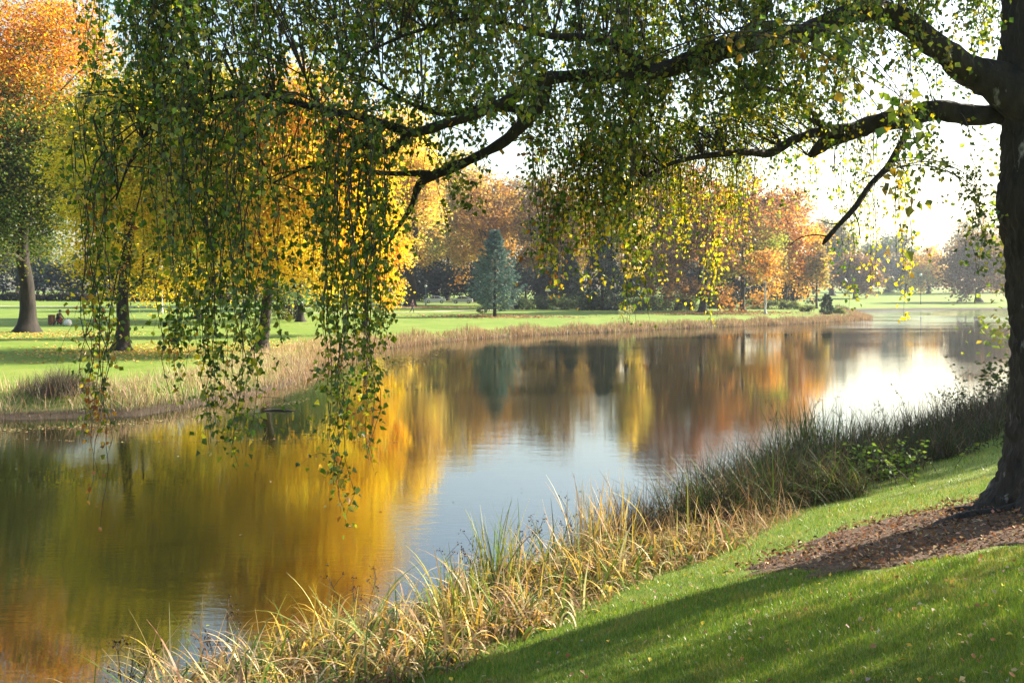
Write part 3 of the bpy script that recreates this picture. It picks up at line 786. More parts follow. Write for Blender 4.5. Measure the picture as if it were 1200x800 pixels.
# ------------------------------------------------------------------ people
M_BODY = leaf_mat('person_cloth_and_skin', 0, .03, .5)
def person(label, base, rot, pose, cols, hair, group=None, scale=1.0):
    """one continuous skinned body in the pose given by its joints; clothing colours are by region"""
    root = empty('person', base, label, 'person', group)
    root.rotation_euler = (0, 0, rot); root.scale = (scale,) * 3
    J = pose
    names = []; pts = []; rad = []; edges = []; reg = []
    def add(nm, p, r_, par, rg):
        names.append(nm); pts.append(p); rad.append(r_); reg.append(rg)
        if par is not None: edges.append((names.index(par), len(names) - 1))
    Vv = lambda k: Vector(J[k])
    add('pelvis', Vv('pelvis'), (.15, .12), None, 'leg')
    add('waist', Vv('pelvis').lerp(Vv('chest'), .45), (.135, .105), 'pelvis', 'top')
    add('chest', Vv('chest'), (.165, .12), 'waist', 'top')
    add('neck', Vv('neck'), (.062, .062), 'chest', 'skin')
    hd = Vv('head')
    add('jaw', Vv('neck').lerp(hd, .55), (.07, .08), 'neck', 'skin')
    add('head', hd, (.085, .10), 'jaw', 'skin')
    add('crownp', hd + (hd - Vv('neck')).normalized() * .09, (.06, .075), 'head', 'skin')
    for s in 'lr':
        add('sh' + s, Vv('sh' + s), (.068, .068), 'chest', 'top')
        add('el' + s, Vv('el' + s), (.048, .048), 'sh' + s, 'top')
        add('wr' + s, Vv('wr' + s), (.032, .03), 'el' + s, 'top')
        d = (Vv('wr' + s) - Vv('el' + s)).normalized()
        palm = Vv('wr' + s) + d * .07
        add('pa' + s, palm, (.038, .018), 'wr' + s, 'skin')
        side = d.cross(Vector((1, 0, 0)) if abs(d.x) < .8 else Vector((0, 1, 0))).normalized()
        for k, (o, ln) in enumerate(((-.03, .065), (-.01, .08), (.012, .075), (.032, .055))):
            a1 = palm + d * .03 + side * o
            add('f%d%s' % (k, s), a1 + d * ln * .5, (.0095, .0095), 'pa' + s, 'skin')
            add('g%d%s' % (k, s), a1 + d * ln * .9 + side.cross(d) * .02, (.008, .008), 'f%d%s' % (k, s), 'skin')
        add('th' + s, Vv('wr' + s) + d * .05 + side * .055, (.011, .011), 'pa' + s, 'skin')
        add('hip' + s, Vv('hip' + s), (.095, .095), 'pelvis', 'leg')
        add('kn' + s, Vv('kn' + s), (.062, .062), 'hip' + s, 'leg')
        add('ca' + s, Vv('kn' + s).lerp(Vv('an' + s), .35), (.058, .058), 'kn' + s, 'leg')
        add('an' + s, Vv('an' + s), (.042, .042), 'ca' + s, 'leg')
        add('to' + s, Vv('to' + s), (.04, .03), 'an' + s, 'shoe')
    me = bpy.data.meshes.new('body_cage'); me.from_pydata(pts, edges, []); me.update()
    ob = bpy.data.objects.new('body_cage', me); COL.objects.link(ob)
    md = ob.modifiers.new('Skin', 'SKIN')
    if not me.skin_vertices: return root
    for i, sv in enumerate(me.skin_vertices[0].data):
        sv.radius = rad[i]; sv.use_root = (i == 0)
    sb = ob.modifiers.new('Sub', 'SUBSURF'); sb.levels = 1; sb.render_levels = 1
    dg = bpy.context.evaluated_depsgraph_get()
    body = bpy.data.meshes.new_from_object(ob.evaluated_get(dg))
    bpy.data.objects.remove(ob); body.name = 'body'
    P_ = np.array([tuple(p) for p in pts])
    cent = np.array([tuple(p.center) for p in body.polygons])
    k = np.argmin(((cent[:, None] - P_[None]) ** 2).sum(-1), axis=1)
    cc = np.ones((len(k), 4), np.float32); cc[:, :3] = np.array([cols[reg[i]] for i in k])
    a = body.attributes.new('tint', 'FLOAT_COLOR', 'FACE'); a.data.foreach_set('color', cc.ravel())
    body.materials.clear(); body.materials.append(M_BODY)
    body.polygons.foreach_set('use_smooth', np.ones(len(k), bool))
    bo = bpy.data.objects.new('body', body); COL.objects.link(bo); bo.parent = root
    # hair cap and a small face
    up = (hd - Vv('neck')).normalized()
    g = Geo()
    prof = [(.001, .155), (.06, .145), (.095, .105), (.108, .05), (.105, .0)]
    V, Fq = lathe(prof, 14)
    V = V + np.array(hd) + np.array([0, .015, .0])
    g.add(V, Fq); mesh_obj('hair', V, [Fq], flat_mat('hair', hair, .6), bo, smooth=True)
    for sx in (-.032, .032):
        v, f = box(np.array(hd) + [sx, -.098, .01], (.018, .012, .010)); mesh_obj('eye', v, [f], flat_mat('eye', (.02, .015, .01), .3), bo)
    v, f = box(np.array(hd) + [0, -.108, -.025], (.022, .03, .04)); mesh_obj('nose', v, [f], flat_mat('nose_skin', cols['skin'], .6), bo)
    v, f = box(np.array(hd) + [0, -.096, -.062], (.05, .012, .010)); mesh_obj('mouth', v, [f], flat_mat('mouth_skin', (.35, .12, .10), .6), bo)
    return root

walk = dict(pelvis=(0, 0, .93), chest=(0, -.03, 1.32), neck=(0, -.03, 1.48), head=(0, -.05, 1.63),
            shl=(.18, -.02, 1.40), ell=(.23, .12, 1.14), wrl=(.22, .06, .90), shr=(-.18, -.02, 1.40), elr=(-.23, -.08, 1.13), wrr=(-.21, -.24, .95),
            hipl=(.09, 0, .88), knl=(.09, -.20, .50), anl=(.09, -.22, .09), tol=(.09, -.36, .05), hipr=(-.09, 0, .88), knr=(-.09, .08, .49), anr=(-.09, .34, .14), tor=(-.09, .24, .04))
sit = dict(pelvis=(0, 0, .13), chest=(0, -.05, .52), neck=(0, -.08, .68), head=(0, -.12, .83),
           shl=(.18, -.06, .60), ell=(.26, -.22, .38), wrl=(.14, -.40, .36), shr=(-.18, -.06, .60), elr=(-.26, -.22, .38), wrr=(-.12, -.42, .36),
           hipl=(.10, -.03, .12), knl=(.14, -.40, .44), anl=(.12, -.62, .08), tol=(.12, -.78, .045), hipr=(-.10, -.03, .12), knr=(-.14, -.38, .43), anr=(-.12, -.60, .08), tor=(-.12, -.76, .045))
crouch = dict(pelvis=(0, .05, .42), chest=(0, -.12, .80), neck=(0, -.2, .95), head=(0, -.27, 1.09),
           shl=(.18, -.14, .87), ell=(.24, -.30, .64), wrl=(.15, -.50, .56), shr=(-.18, -.14, .87), elr=(-.24, -.30, .64), wrr=(-.13, -.52, .56),
           hipl=(.10, .0, .40), knl=(.17, -.38, .46), anl=(.12, -.08, .10), tol=(.13, -.24, .045), hipr=(-.10, 0, .40), knr=(-.17, -.38, .46), anr=(-.12, -.08, .10), tor=(-.13, -.24, .045))
SKIN = (.42, .25, .18)
person('person in a dark pink top and dark trousers walking on the far footpath', place(483, 366.8), 1.9, walk, dict(leg=(.03, .035, .06), top=(.22, .10, .11), skin=SKIN, shoe=(.4, .38, .36)), (.03, .02, .015), None, 1.02)
GPZ = 'people resting on the left lawn'
person('person in a black jacket crouching on the lawn beside the brown bin', place(67.5, 380.5), 1.2, crouch, dict(leg=(.02, .02, .025), top=(.02, .02, .022), skin=SKIN, shoe=(.03, .03, .03)), (.02, .015, .01), GPZ, 1.1)
person('person in a red top sitting on the lawn beside the white bag', place(72.3, 381), -1.0, sit, dict(leg=(.03, .03, .05), top=(.26, .05, .04), skin=SKIN, shoe=(.5, .5, .5)), (.05, .03, .02), GPZ, 1.1)

def bag():
    b = place(79.5, 381.5)
    root = empty('bag', b, 'round white bag on the lawn right of the sitting people', 'bag')
    V, Fq = lathe([(.001, 0), (.24, .01), (.33, .15), (.34, .3), (.27, .45), (.14, .54), (.08, .56), (.001, .56)], 18)
    mesh_obj('sack', V, [Fq], flat_mat('white_cloth', (.75, .74, .70), .8), root, smooth=True)
    a = np.linspace(0, PI, 9)
    V, Fq = tube(np.stack([.11 * np.cos(a), 0 * a, .54 + .16 * np.sin(a)], -1), np.full(9, .018), 6)
    mesh_obj('handle', V, [Fq], flat_mat('white_strap', (.7, .69, .65), .8), root)
bag()

# ------------------------------------------------------------------ the great birch
BX, BY = 5.54, 10.3
BZ = float(gz(BX, BY))
birch = empty('weeping_birch', (0, 0, 0), 'great weeping birch with rough dark trunk at right and leafy limbs hanging over the lake', 'tree')
birch.location = (BX, BY, BZ)
OFF = np.array([BX, BY, BZ])
def trunk_axis(z):
    h = z - BZ
    return np.stack([BX - .045 * np.clip(h, 0, 9) + .02 * np.sin(h * 1.3), BY + .03 * np.sin(h * .8) + 0 * h], -1)
def trunk_mesh():
    zs = np.concatenate([np.linspace(BZ - .55, BZ + 1.2, 64), np.arange(BZ + 1.23, BZ + 7.2, .032), np.linspace(BZ + 7.25, BZ + 11, 40)])
    na = 84
    ang = np.arange(na) / na * 2 * PI
    ax = trunk_axis(zs); V = np.zeros((len(zs), na, 3))
    for i, z in enumerate(zs):
        h = z - BZ
        r0 = .405 - .012 * h if h < 6 else max(.05, .333 - .062 * (h - 6))
        r0 += .19 * math.exp(-max(h, -.42) / .34) + .06 * math.exp(-max(h, 0) / 1.2)
        r0 += .07 * math.exp(-((h - 3.0) / .35) ** 2)
        but = .15 * math.exp(-max(h, 0) / .38)
        for j, a in enumerate(ang):
            c, s = math.cos(a), math.sin(a)
            rug = mnoise.noise(Vector((c * 3.2, s * 3.2, z * 1.1 + 3))) * .035 + abs(mnoise.noise(Vector((c * 9, s * 9, z * 4.5)))) * .075 - abs(mnoise.noise(Vector((c * 15, s * 15, z * 9)))) * .03 + mnoise.noise(Vector((c * 22, s * 22, z * 16))) * .012
            rr = r0 * (1 + but * math.sin(a * 5 + .7) + but * .5 * math.sin(a * 3 + 2)) + rug * (r0 / .4)
            V[i, j] = (ax[i, 0] + rr * c, ax[i, 1] + rr * s, z)
    i = np.arange(len(zs) - 1)[:, None] * na; j = np.arange(na)[None]; j2 = (j + 1) % na
    Fq = np.stack([i + j, i + j2, i + na + j2, i + na + j], -1).reshape(-1, 4)
    mesh_obj('trunk', V.reshape(-1, 3) - OFF, [Fq], M_BIRCH, birch, smooth=True)
trunk_mesh()

def smooth_path(pts, step=.12):
    pts = np.asarray(pts, float)
    n = len(pts); t = np.arange(n)
    # Catmull-Rom
    pp = np.concatenate([[2 * pts[0] - pts[1]], pts, [2 * pts[-1] - pts[-2]]])
    out = []
    for i in range(n - 1):
        L_ = np.linalg.norm(pts[i + 1][:3] - pts[i][:3]); m = max(2, int(L_ / step))
        u = np.linspace(0, 1, m, endpoint=False)[:, None]
        p0, p1, p2, p3 = pp[i], pp[i + 1], pp[i + 2], pp[i + 3]
        out.append(.5 * ((2 * p1) + (-p0 + p2) * u + (2 * p0 - 5 * p1 + 4 * p2 - p3) * u ** 2 + (-p0 + 3 * p1 - 3 * p2 + p3) * u ** 3))
    out.append(pts[-1:])
    return np.concatenate(out)

def roots():
    r = rs(88)
    for a0, L_, r0 in ((3.55, 1.9, .065), (4.25, 1.6, .055), (3.0, 1.2, .06), (2.4, 1.0, .05), (5.2, 1.4, .06)):
        t = np.linspace(0, 1, 22); a = a0 + .35 * np.sin(t * 4 + a0)
        d_ = .45 + L_ * t
        x = BX + np.cos(a) * d_; y = BY + np.sin(a) * d_
        rad = r0 * (1 - t) ** .7 + .012
        z = gz(x, y) + .05 - .10 * t + .02 * np.sin(t * 11 + a0)
        V, Fq = tube(np.stack([x, y, z], -1), rad, 10)
        V = V + np.array([[0, 0, mnoise.noise(Vector(v * 9)) * .018] for v in V])
        mesh_obj('root', V - OFF, [Fq], M_BIRCH, birch, smooth=True)
roots()

NODES = []      # limb nodes for attaching twigs
rb = rs(5)
def limb(pts, step=.07, sides=18, rough=.24, name='limb', nodes=True, mat=None):
    """pts rows: x, y, z, radius in world metres"""
    q = smooth_path(pts, step)
    p = q[:, :3].copy(); rad = np.maximum(q[:, 3], .004)
    for k in range(3):
        ph = rb.uniform(0, 6, 3)
        s = np.cumsum(np.concatenate([[0], np.linalg.norm(np.diff(p, axis=0), axis=1)]))
        p[:, k] += rad * .22 * (np.sin(s * 4.3 + ph[0]) + .6 * np.sin(s * 9.1 + ph[1]))
    V, Fq = tube(p, rad, sides)
    nv = len(V)
    dis = np.array([mnoise.noise(Vector(v * 7)) * .5 + mnoise.noise(Vector(v * 19)) * .35 for v in V])
    ctr = np.repeat(p, sides, axis=0)
    V = ctr + (V - ctr) * (1 + rough * 2 * dis)[:, None]
    mesh_obj(name, V - OFF, [Fq], mat or M_BIRCH, birch, smooth=True)
    if nodes:
        for a, b in zip(p[::3], rad[::3]): NODES.append((*a, b))
    return p

def PX(rows):
    """rows px, py, distance, radius(px at that distance)"""
    return [(*P(a, b, d), (.86 if r_ < 20 else 1) * r_ * d / F) for a, b, d, r_ in rows]

# limbs visible in the photograph
limb(PX([(1205, 118, 10.3, 34), (1165, 96, 10.25, 23), (1135, 82, 10.2, 19.5), (1105, 62, 10.1, 17), (1080, 40, 10.0, 16), (1052, 20, 9.9, 15), (1025, 14, 9.8, 14), (985, 22, 9.6, 13), (940, 36, 9.5, 13), (900, 46, 9.4, 13),
         (850, 60, 9.3, 14), (805, 72, 9.2, 13), (760, 82, 9.1, 11), (720, 89, 9.0, 10), (670, 92, 8.95, 9.5), (625, 97, 8.9, 9), (596, 116, 8.85, 8), (560, 132, 8.8, 7), (520, 146, 8.75, 7), (486, 157, 8.7, 6.5),
         (455, 146, 8.6, 6), (420, 136, 8.55, 5.6), (380, 129, 8.5, 5), (345, 120, 8.45, 4.6), (300, 112, 8.4, 4), (260, 114, 8.35, 3.6), (225, 123, 8.3, 3.2), (195, 131, 8.3, 2.8), (172, 155, 8.25, 2.3), (150, 195, 8.25, 1.8), (136, 235, 8.25, 1.2)]))
limb(PX([(640, 96, 8.92, 9), (630, 128, 9.05, 8), (602, 157, 9.2, 7.5), (573, 175, 9.3, 7), (535, 196, 9.4, 7), (505, 207, 9.45, 6.5), (490, 216, 9.5, 5.5), (483, 240, 9.55, 4), (470, 262, 9.6, 2.6), (455, 285, 9.6, 1.5)]))
limb(PX([(505, 205, 9.45, 5), (470, 203, 9.4, 4), (435, 201, 9.3, 3.2), (400, 190, 9.2, 2.6), (360, 196, 9.1, 2.0), (320, 215, 9.0, 1.3)]))
limb(PX([(480, 157, 8.7, 5), (452, 178, 8.6, 4.5), (425, 168, 8.5, 4), (400, 150, 8.45, 3.2), (380, 132, 8.4, 2.4), (366, 112, 8.4, 1.8), (358, 90, 8.35, 1.2)]))
limb(PX([(625, 128, 9.05, 5), (600, 127, 9.1, 6), (560, 128, 9.3, 5), (520, 134, 9.45, 4), (480, 120, 9.6, 3), (440, 96, 9.7, 2.2), (400, 84, 9.8, 1.4)]))
limb(PX([(852, 60, 9.3, 8), (880, 34, 9.2, 8), (897, 10, 9.1, 8), (905, -30, 9.0, 6), (890, -80, 8.9, 4.5), (860, -120, 8.8, 2.5)]))
limb(PX([(760, 80, 9.1, 7), (720, 52, 8.9, 6), (690, 44, 8.8, 6), (650, 44, 8.7, 5), (600, 30, 8.6, 4), (540, 24, 8.5, 3.2), (480, 40, 8.4, 2.4), (430, 62, 8.3, 1.5)]))
limb(PX([(1205, 132, 10.4, 18), (1170, 133, 10.45, 15), (1130, 136, 10.5, 14), (1085, 134, 10.6, 14), (1045, 139, 10.7, 13), (1005, 150, 10.75, 12), (975, 162, 10.8, 10), (956, 178, 10.8, 7), (948, 184, 10.8, 3)]))
limb(PX([(1010, 146, 10.75, 7), (980, 152, 10.7, 7), (952, 156, 10.65, 6.5), (928, 166, 10.6, 6), (905, 180, 10.5, 5.5), (880, 178, 10.4, 5), (850, 180, 10.3, 4.5), (815, 184, 10.2, 3.6), (770, 200, 10.1, 3), (730, 228, 10.0, 3), (700, 240, 10.0, 2.2), (665, 246, 9.95, 1.2)]))
limb(PX([(965, 152, 10.7, 4), (952, 134, 10.5, 3.5), (930, 112, 10.3, 3.2), (905, 104, 10.1, 2.8), (870, 104, 9.9, 2.0), (835, 118, 9.8, 1.2)]))
limb(PX([(1064, 152, 10.65, 5), (1052, 176, 10.5, 4.8), (1040, 196, 10.4, 4.6), (1020, 217, 10.3, 4.2), (1003, 242, 10.2, 4.2), (985, 261, 10.15, 3.6), (968, 281, 10.1, 3.2), (964, 287, 10.1, .8)]), rough=.14)
limb(PX([(969, 277, 10.1, 1.4), (955, 275, 10.1, 1.0), (938, 278, 10.1, .8), (925, 288, 10.1, .5)]), step=.05, sides=5, nodes=False, name='twig', mat=M_TWIG)
for q in ([(1030, 206, 10.38, 1.2), (1018, 206, 10.3, .9), (1004, 214, 10.2, .6)], [(1000, 246, 10.2, 1.2), (1006, 262, 10.1, .9), (1008, 280, 10.0, .5)], [(985, 262, 10.15, 1.1), (972, 262, 10.2, .8), (962, 258, 10.25, .4)], [(1046, 186, 10.45, 1.3), (1060, 200, 10.4, .9), (1068, 222, 10.3, .5)]):
    limb(PX(q), step=.05, sides=5, nodes=False, name='twig', mat=M_TWIG)
# limbs above and beside the frame
UP = [[(5.2, 10.2, 7.6, .20), (3.6, 9.7, 8.5, .15), (1.2, 9.2, 8.95, .11), (-1.4, 8.8, 8.7, .07), (-3.6, 8.5, 7.9, .03), (-4.6, 8.4, 7.2, .012)],
      [(5.1, 10.1, 8.2, .16), (3.8, 8.5, 9.2, .12), (2.0, 7.4, 9.6, .08), (0, 6.8, 9.2, .05), (-1.6, 6.5, 8.4, .02)],
      [(5.1, 10.5, 8.6, .16), (3.6, 11.9, 9.4, .12), (1.6, 13.0, 9.6, .08), (-.6, 13.6, 8.9, .04), (-2.0, 13.8, 8.0, .015)],
      [(5.5, 10.1, 6.3, .17), (7.2, 9.5, 7.2, .13), (9.2, 8.9, 7.3, .08), (10.8, 8.5, 6.7, .04), (11.8, 8.3, 5.9, .015)],
      [(5.4, 9.9, 7.4, .15), (6.6, 8.2, 8.3, .11), (7.8, 6.6, 8.3, .07), (8.6, 5.4, 7.5, .03), (9.0, 4.8, 6.8, .012)],
      [(5.7, 10.0, 4.9, .15), (6.9, 9.3, 5.8, .12), (8.4, 8.4, 6.2, .08), (9.9, 7.5, 5.9, .05), (11.0, 7.0, 5.2, .02)],
      [(5.15, 10.3, 10.0, .13), (4.8, 10.2, 11.6, .09), (4.4, 10.1, 12.8, .05), (4.1, 10.0, 13.6, .015)],
      [(5.3, 10.4, 9.2, .12), (6.8, 10.9, 10.2, .08), (8.2, 11.2, 10.3, .05), (9.2, 11.3, 9.4, .02)]]
up_nodes = []
for L_ in UP:
    p = limb(L_, step=.25, sides=9)
    up_nodes.append(p)

LEAFP, LEAFT, LEAFS, LEAFC = [], [], [], []
TW = Geo()
BG = [(.028, .062, .010), (.046, .091, .014), (.078, .122, .017), (.125, .158, .022), (.19, .20, .03)]
BYL = [(.62, .47, .03), (.52, .46, .05), (.56, .38, .025), (.36, .38, .05)]
BRU = [(.26, .10, .03), (.20, .08, .03), (.34, .18, .04)]
def strand(top, bot, r, yellow=0.0, dens=1.0, spread=.065, connect=True, lscale=1.0, tipyellow=0.0, rust=0.0, bare=0.0):
    NA = strand.nodes
    top = np.asarray(top, float); bot = np.asarray(bot, float)
    ln = np.linalg.norm(top - bot)
    n = max(4, int(ln / .14))
    t = np.linspace(0, 1, n)
    p = top[None] * (1 - t)[:, None] + bot[None] * t[:, None]
    wob = np.cumsum(r.normal(0, .026, (n, 2)), axis=0)
    p[:, :2] += wob - t[:, None] * wob[-1] * .6
    if connect:
        d = np.linalg.norm(NA[:, :3] - top[None], axis=1) + np.maximum(0, NA[:, 2] * -1 + top[2]) * .0
        k = np.argsort(d)[r.randint(0, 5)]
        a = NA[k, :3]
        dist = np.linalg.norm(a - top)
        ctrl = a * .45 + top * .55 + np.array([r.normal(0, .1) * dist, r.normal(0, .1) * dist, .28 * dist])
        u = np.linspace(0, 1, max(4, int(dist / .15)))[:, None]
        c = (1 - u) ** 2 * a + 2 * u * (1 - u) * ctrl + u * u * top
        p = np.concatenate([c[:-1], p]); nc = len(c) - 1
    else: nc = 0
    s = np.linspace(0, 1, len(p))
    r0 = .0022 + .0011 * min(4, (ln + (dist if connect else 0)))
    TW.add(*tube(p, r0 * (1 - s) ** .8 + .0014, 4))
    # leaves
    hp = p[max(0, nc - int(nc * .75)):]
    m = int((len(hp) * .14) / .0165 * dens)
    if m < 3: return
    u = r.uniform(bare, 1.0, m) ** .92 * (len(hp) - 1)
    # cluster along short side shoots
    k = np.round(u * 2.0 + r.normal(0, .25, m)) / 2.0; u = np.clip(np.where(r.uniform(size=m) < .6, k, u), 0, len(hp) - 1)
    kp = r.uniform(size=m) < .62 + .5 * np.sin(u * r.uniform(.5, 1.1) + r.uniform(0, 6.3))
    u = u[kp]; m = len(u)
    if m < 3: return
    i0 = np.minimum(u.astype(int), len(hp) - 2); fr = (u - i0)[:, None]
    c = hp[i0] * (1 - fr) + hp[i0 + 1] * fr
    # forking side shoots with their own leaves
    ns = int(len(hp) * .14 * 2.6 * dens * r.uniform(.5, 1.4))
    cs_, us_ = [], []
    for q_ in range(ns):
        j = int(r.uniform(bare, .93) * (len(hp) - 1)); a0 = hp[j]
        e_ = np.array([r.normal(0, .13), r.normal(0, .13), -r.uniform(.08, .42)])
        w_ = np.linspace(0, 1, 5)[:, None]
        sp = a0 + np.array([e_[0], e_[1], .04]) * w_ ** .6 + np.array([0, 0, e_[2]]) * w_ ** 1.6
        TW.add(*tube(sp, np.linspace(.0022, .0010, 5), 3))
        mm = r.randint(4, 12)
        f_ = r.uniform(.15, 1.02, mm) * 4; f0 = np.minimum(f_.astype(int), 3); ff = (f_ - f0)[:, None]
        cs_.append(sp[f0] * (1 - ff) + sp[f0 + 1] * ff); us_.append(np.full(mm, float(j)))
    if cs_:
        c = np.concatenate([c] + cs_); u = np.concatenate([u] + us_); m = len(u)
    off = r.normal(0, 1, (m, 3)) * np.array([spread, spread, spread * .7]) * .62
    c = c + off
    LEAFP.append(c)
    tip = np.stack([r.normal(0, .55, m), r.normal(0, .55, m), -r.uniform(.25, 1.3, m)], -1) + off / (spread + 1e-6) * .22
    LEAFT.append(tip)
    LEAFS.append(np.clip(r.normal(.047, .012, m), .020, .072) * lscale)
    tl = u / (len(hp) - 1)
    q = r.uniform(size=m)
    py = yellow + tipyellow * tl ** 2
    col = mixpal(r, m, BG, .18) * r.uniform(.75, 1.45) * np.array([1 + max(0, r.normal(-.1, .3)), 1, 1])
    yl = mixpal(r, m, BYL, .14); ru = mixpal(r, m, BRU, .15)
    col = np.where((q < py)[:, None], yl, col)
    col = np.where((q > 1 - rust * (.3 + tl))[:, None], ru, col)
    LEAFC.append(col)
strand.nodes = np.array(NODES)

r = rs(77)
THIN = .62
def field(x0, x1, n, t0, t1, b0, b1, d0, d1, **kw):
    n = int(n * (1.4 if t0 < 0 else (.29 if x0 < 560 else .72)))
    nc = max(2, int((x1 - x0) / 30))
    cc_ = x0 + (x1 - x0) * (np.arange(nc) + r.uniform(0, 1, nc)) / nc
    ct, cb, cd = r.uniform(t0, t1, nc), r.uniform(b0, b1, nc), r.uniform(d0, d1, nc)
    for i in range(n):
        x = x0 + (x1 - x0) * (i + r.uniform(-.4, 1.4)) / n
        d = r.uniform(d0, d1); yt = r.uniform(t0, t1); yb = r.uniform(b0, b1)
        if r.uniform() < .72:            # most strands hang in bunches from one side branch
            k = r.randint(nc)
            x = cc_[k] + r.normal(0, 9); d = cd[k] + r.normal(0, .25); yt = .6 * ct[k] + .4 * yt; yb = .65 * cb[k] + .35 * yb
        if 562 < x < 634:
            if yt > 105: continue
            yb = min(yb, 138)
        yb = max(yt + 25, yb)
        strand(P(x + r.normal(0, 12), yt, d + r.normal(0, .2)), P(x + r.normal(0, 5), yb, d), r, **kw)
def tassel(x, yt, yb, d, n=5, w=5, **kw):
    for i in range(max(2, int(n * (.7 if x < 480 else .8)))):
        xx = x + r.normal(0, w); e = yb - abs(r.normal(0, .22)) * (yb - yt) * (i > 0)
        strand(P(xx + r.normal(0, w * 1.2), yt + r.uniform(-25, 25), d + r.normal(0, .2)), P(x + r.normal(0, w * .8) * (i > 0), e, d + r.normal(0, .15)), r, **kw)

# upper mass
field(85, 210, 22, -70, 20, 70, 190, 7.8, 9.4, tipyellow=.06, yellow=.02)
field(190, 480, 74, -170, 40, 60, 210, 7.4, 10.2, yellow=.012)
field(470, 770, 104, -170, 60, 70, 195, 7.6, 10.6, yellow=.012)
field(760, 1010, 74, -170, 30, 40, 150, 8.0, 11.2, yellow=.025)
field(1000, 1165, 38, -170, 10, 30, 125, 8.2, 11.2, yellow=.025)
field(720, 975, 84, 50, 110, 115, 195, 9.0, 10.6, yellow=.02)
field(470, 580, 60, 90, 150, 150, 205, 8.6, 9.8, yellow=.02)
field(560, 740, 30, 60, 120, 120, 200, 8.4, 10.2, yellow=.03)
# the hanging curtains
field(86, 132, 26, 70, 170, 250, 420, 7.7, 8.9, tipyellow=.08, yellow=.015, dens=.82)
field(195, 300, 58, 70, 170, 260, 430, 7.4, 9.4, tipyellow=.08, yellow=.012, dens=.82)
field(300, 372, 12, 100, 190, 210, 330, 7.6, 9.4, tipyellow=.1, yellow=.02)
field(368, 470, 62, 110, 200, 260, 420, 7.6, 9.6, tipyellow=.08, yellow=.012, dens=.82)
field(470, 560, 20, 120, 205, 205, 285, 8.4, 9.8, yellow=.06)
field(612, 725, 96, 100, 190, 235, 345, 9.2, 10.4, yellow=.08, tipyellow=.22, rust=.12, lscale=.92)
field(715, 775, 26, 110, 190, 230, 320, 9.4, 10.6, yellow=.10, tipyellow=.2)
field(765, 885, 84, 110, 190, 210, 305, 10.2, 11.8, yellow=.12, tipyellow=.5, lscale=.74)
field(880, 1005, 26, 60, 160, 150, 250, 10.4, 12.0, yellow=.15, tipyellow=.35, lscale=.82, dens=.75)
field(1000, 1110, 10, 40, 140, 120, 220, 10.0, 11.5, yellow=.2, tipyellow=.3, lscale=.85, dens=.7)
# long tips
tassel(108, 130, 500, 8.2, 7, 9, tipyellow=.1)
tassel(120, 200, 560, 8.15, 5, 6, rust=.5, dens=.55, tipyellow=.05)
tassel(112, 300, 622, 8.15, 3, 5, rust=.9, dens=.22, spread=.03)
tassel(140, 120, 405, 8.3, 4, 5)
tassel(172, 150, 290, 8.0, 3, 8, tipyellow=.1, dens=.7)
tassel(198, 150, 492, 8.0, 5, 6, tipyellow=.3, rust=.08)
tassel(222, 150, 470, 8.3, 6, 8, tipyellow=.1)
tassel(243, 170, 526, 8.1, 6, 6, tipyellow=.25)
tassel(246, 300, 520, 8.2, 3, 5, tipyellow=.2)
tassel(262, 150, 480, 8.4, 6, 7, tipyellow=.1)
tassel(282, 150, 545, 7.9, 7, 6, tipyellow=.12)
tassel(280, 300, 535, 8.0, 3, 5)
tassel(331, 210, 405, 8.6, 4, 5)
tassel(305, 180, 420, 8.3, 4, 7)
tassel(396, 170, 618, 8.0, 7, 6, rust=.06, dens=.9)
tassel(394, 330, 600, 8.1, 5, 5, dens=.8)
tassel(386, 170, 470, 8.2, 6, 7, tipyellow=.15)
tassel(412, 180, 450, 8.5, 6, 7, tipyellow=.2)
tassel(431, 180, 552, 8.0, 6, 6, tipyellow=.12)
tassel(434, 300, 545, 8.1, 4, 5)
tassel(446, 190, 480, 8.3, 5, 5, tipyellow=.15)
tassel(455, 240, 400, 9.5, 3, 5)
tassel(545, 190, 250, 9.0, 4, 8)
tassel(632, 170, 330, 9.6, 6, 10, rust=.3, yellow=.05)
tassel(652, 180, 335, 9.8, 5, 8, rust=.3, tipyellow=.2)
tassel(690, 200, 360, 9.8, 4, 4, yellow=.25, tipyellow=.5, lscale=.9)
tassel(706, 190, 335, 10.0, 4, 5, yellow=.15, tipyellow=.3)
tassel(748, 170, 392, 9.2, 7, 7, tipyellow=.08)
tassel(757, 180, 350, 9.5, 4, 6)
tassel(782, 160, 345, 11.0, 6, 7, yellow=.25, tipyellow=.5, lscale=.74)
tassel(802, 160, 300, 11.2, 5, 7, yellow=.35, tipyellow=.4, lscale=.74)
tassel(834, 150, 382, 10.8, 8, 7, yellow=.25, tipyellow=.5, lscale=.76)
tassel(848, 150, 320, 11.2, 6, 7, yellow=.25, tipyellow=.4, lscale=.74)
tassel(874, 150, 275, 11.4, 5, 8, yellow=.35, tipyellow=.3, lscale=.74)
tassel(905, 120, 245, 11.6, 4, 8, yellow=.4, lscale=.8, dens=.8)
tassel(945, 120, 262, 11.6, 4, 6, yellow=.5, lscale=.8, dens=.75)
tassel(958, 110, 215, 11.6, 3, 6, yellow=.4, lscale=.8, dens=.7)
tassel(988, 160, 316, 11.0, 4, 5, yellow=.1, lscale=.85, dens=.8)
tassel(998, 165, 362, 10.6, 4, 4, yellow=.12, lscale=.9, dens=.75)
tassel(1025, 150, 345, 11.4, 4, 4, yellow=.25, tipyellow=.45, lscale=.85, dens=.7)
tassel(1012, 150, 280, 11.2, 3, 8, yellow=.15, lscale=.8, dens=.6)
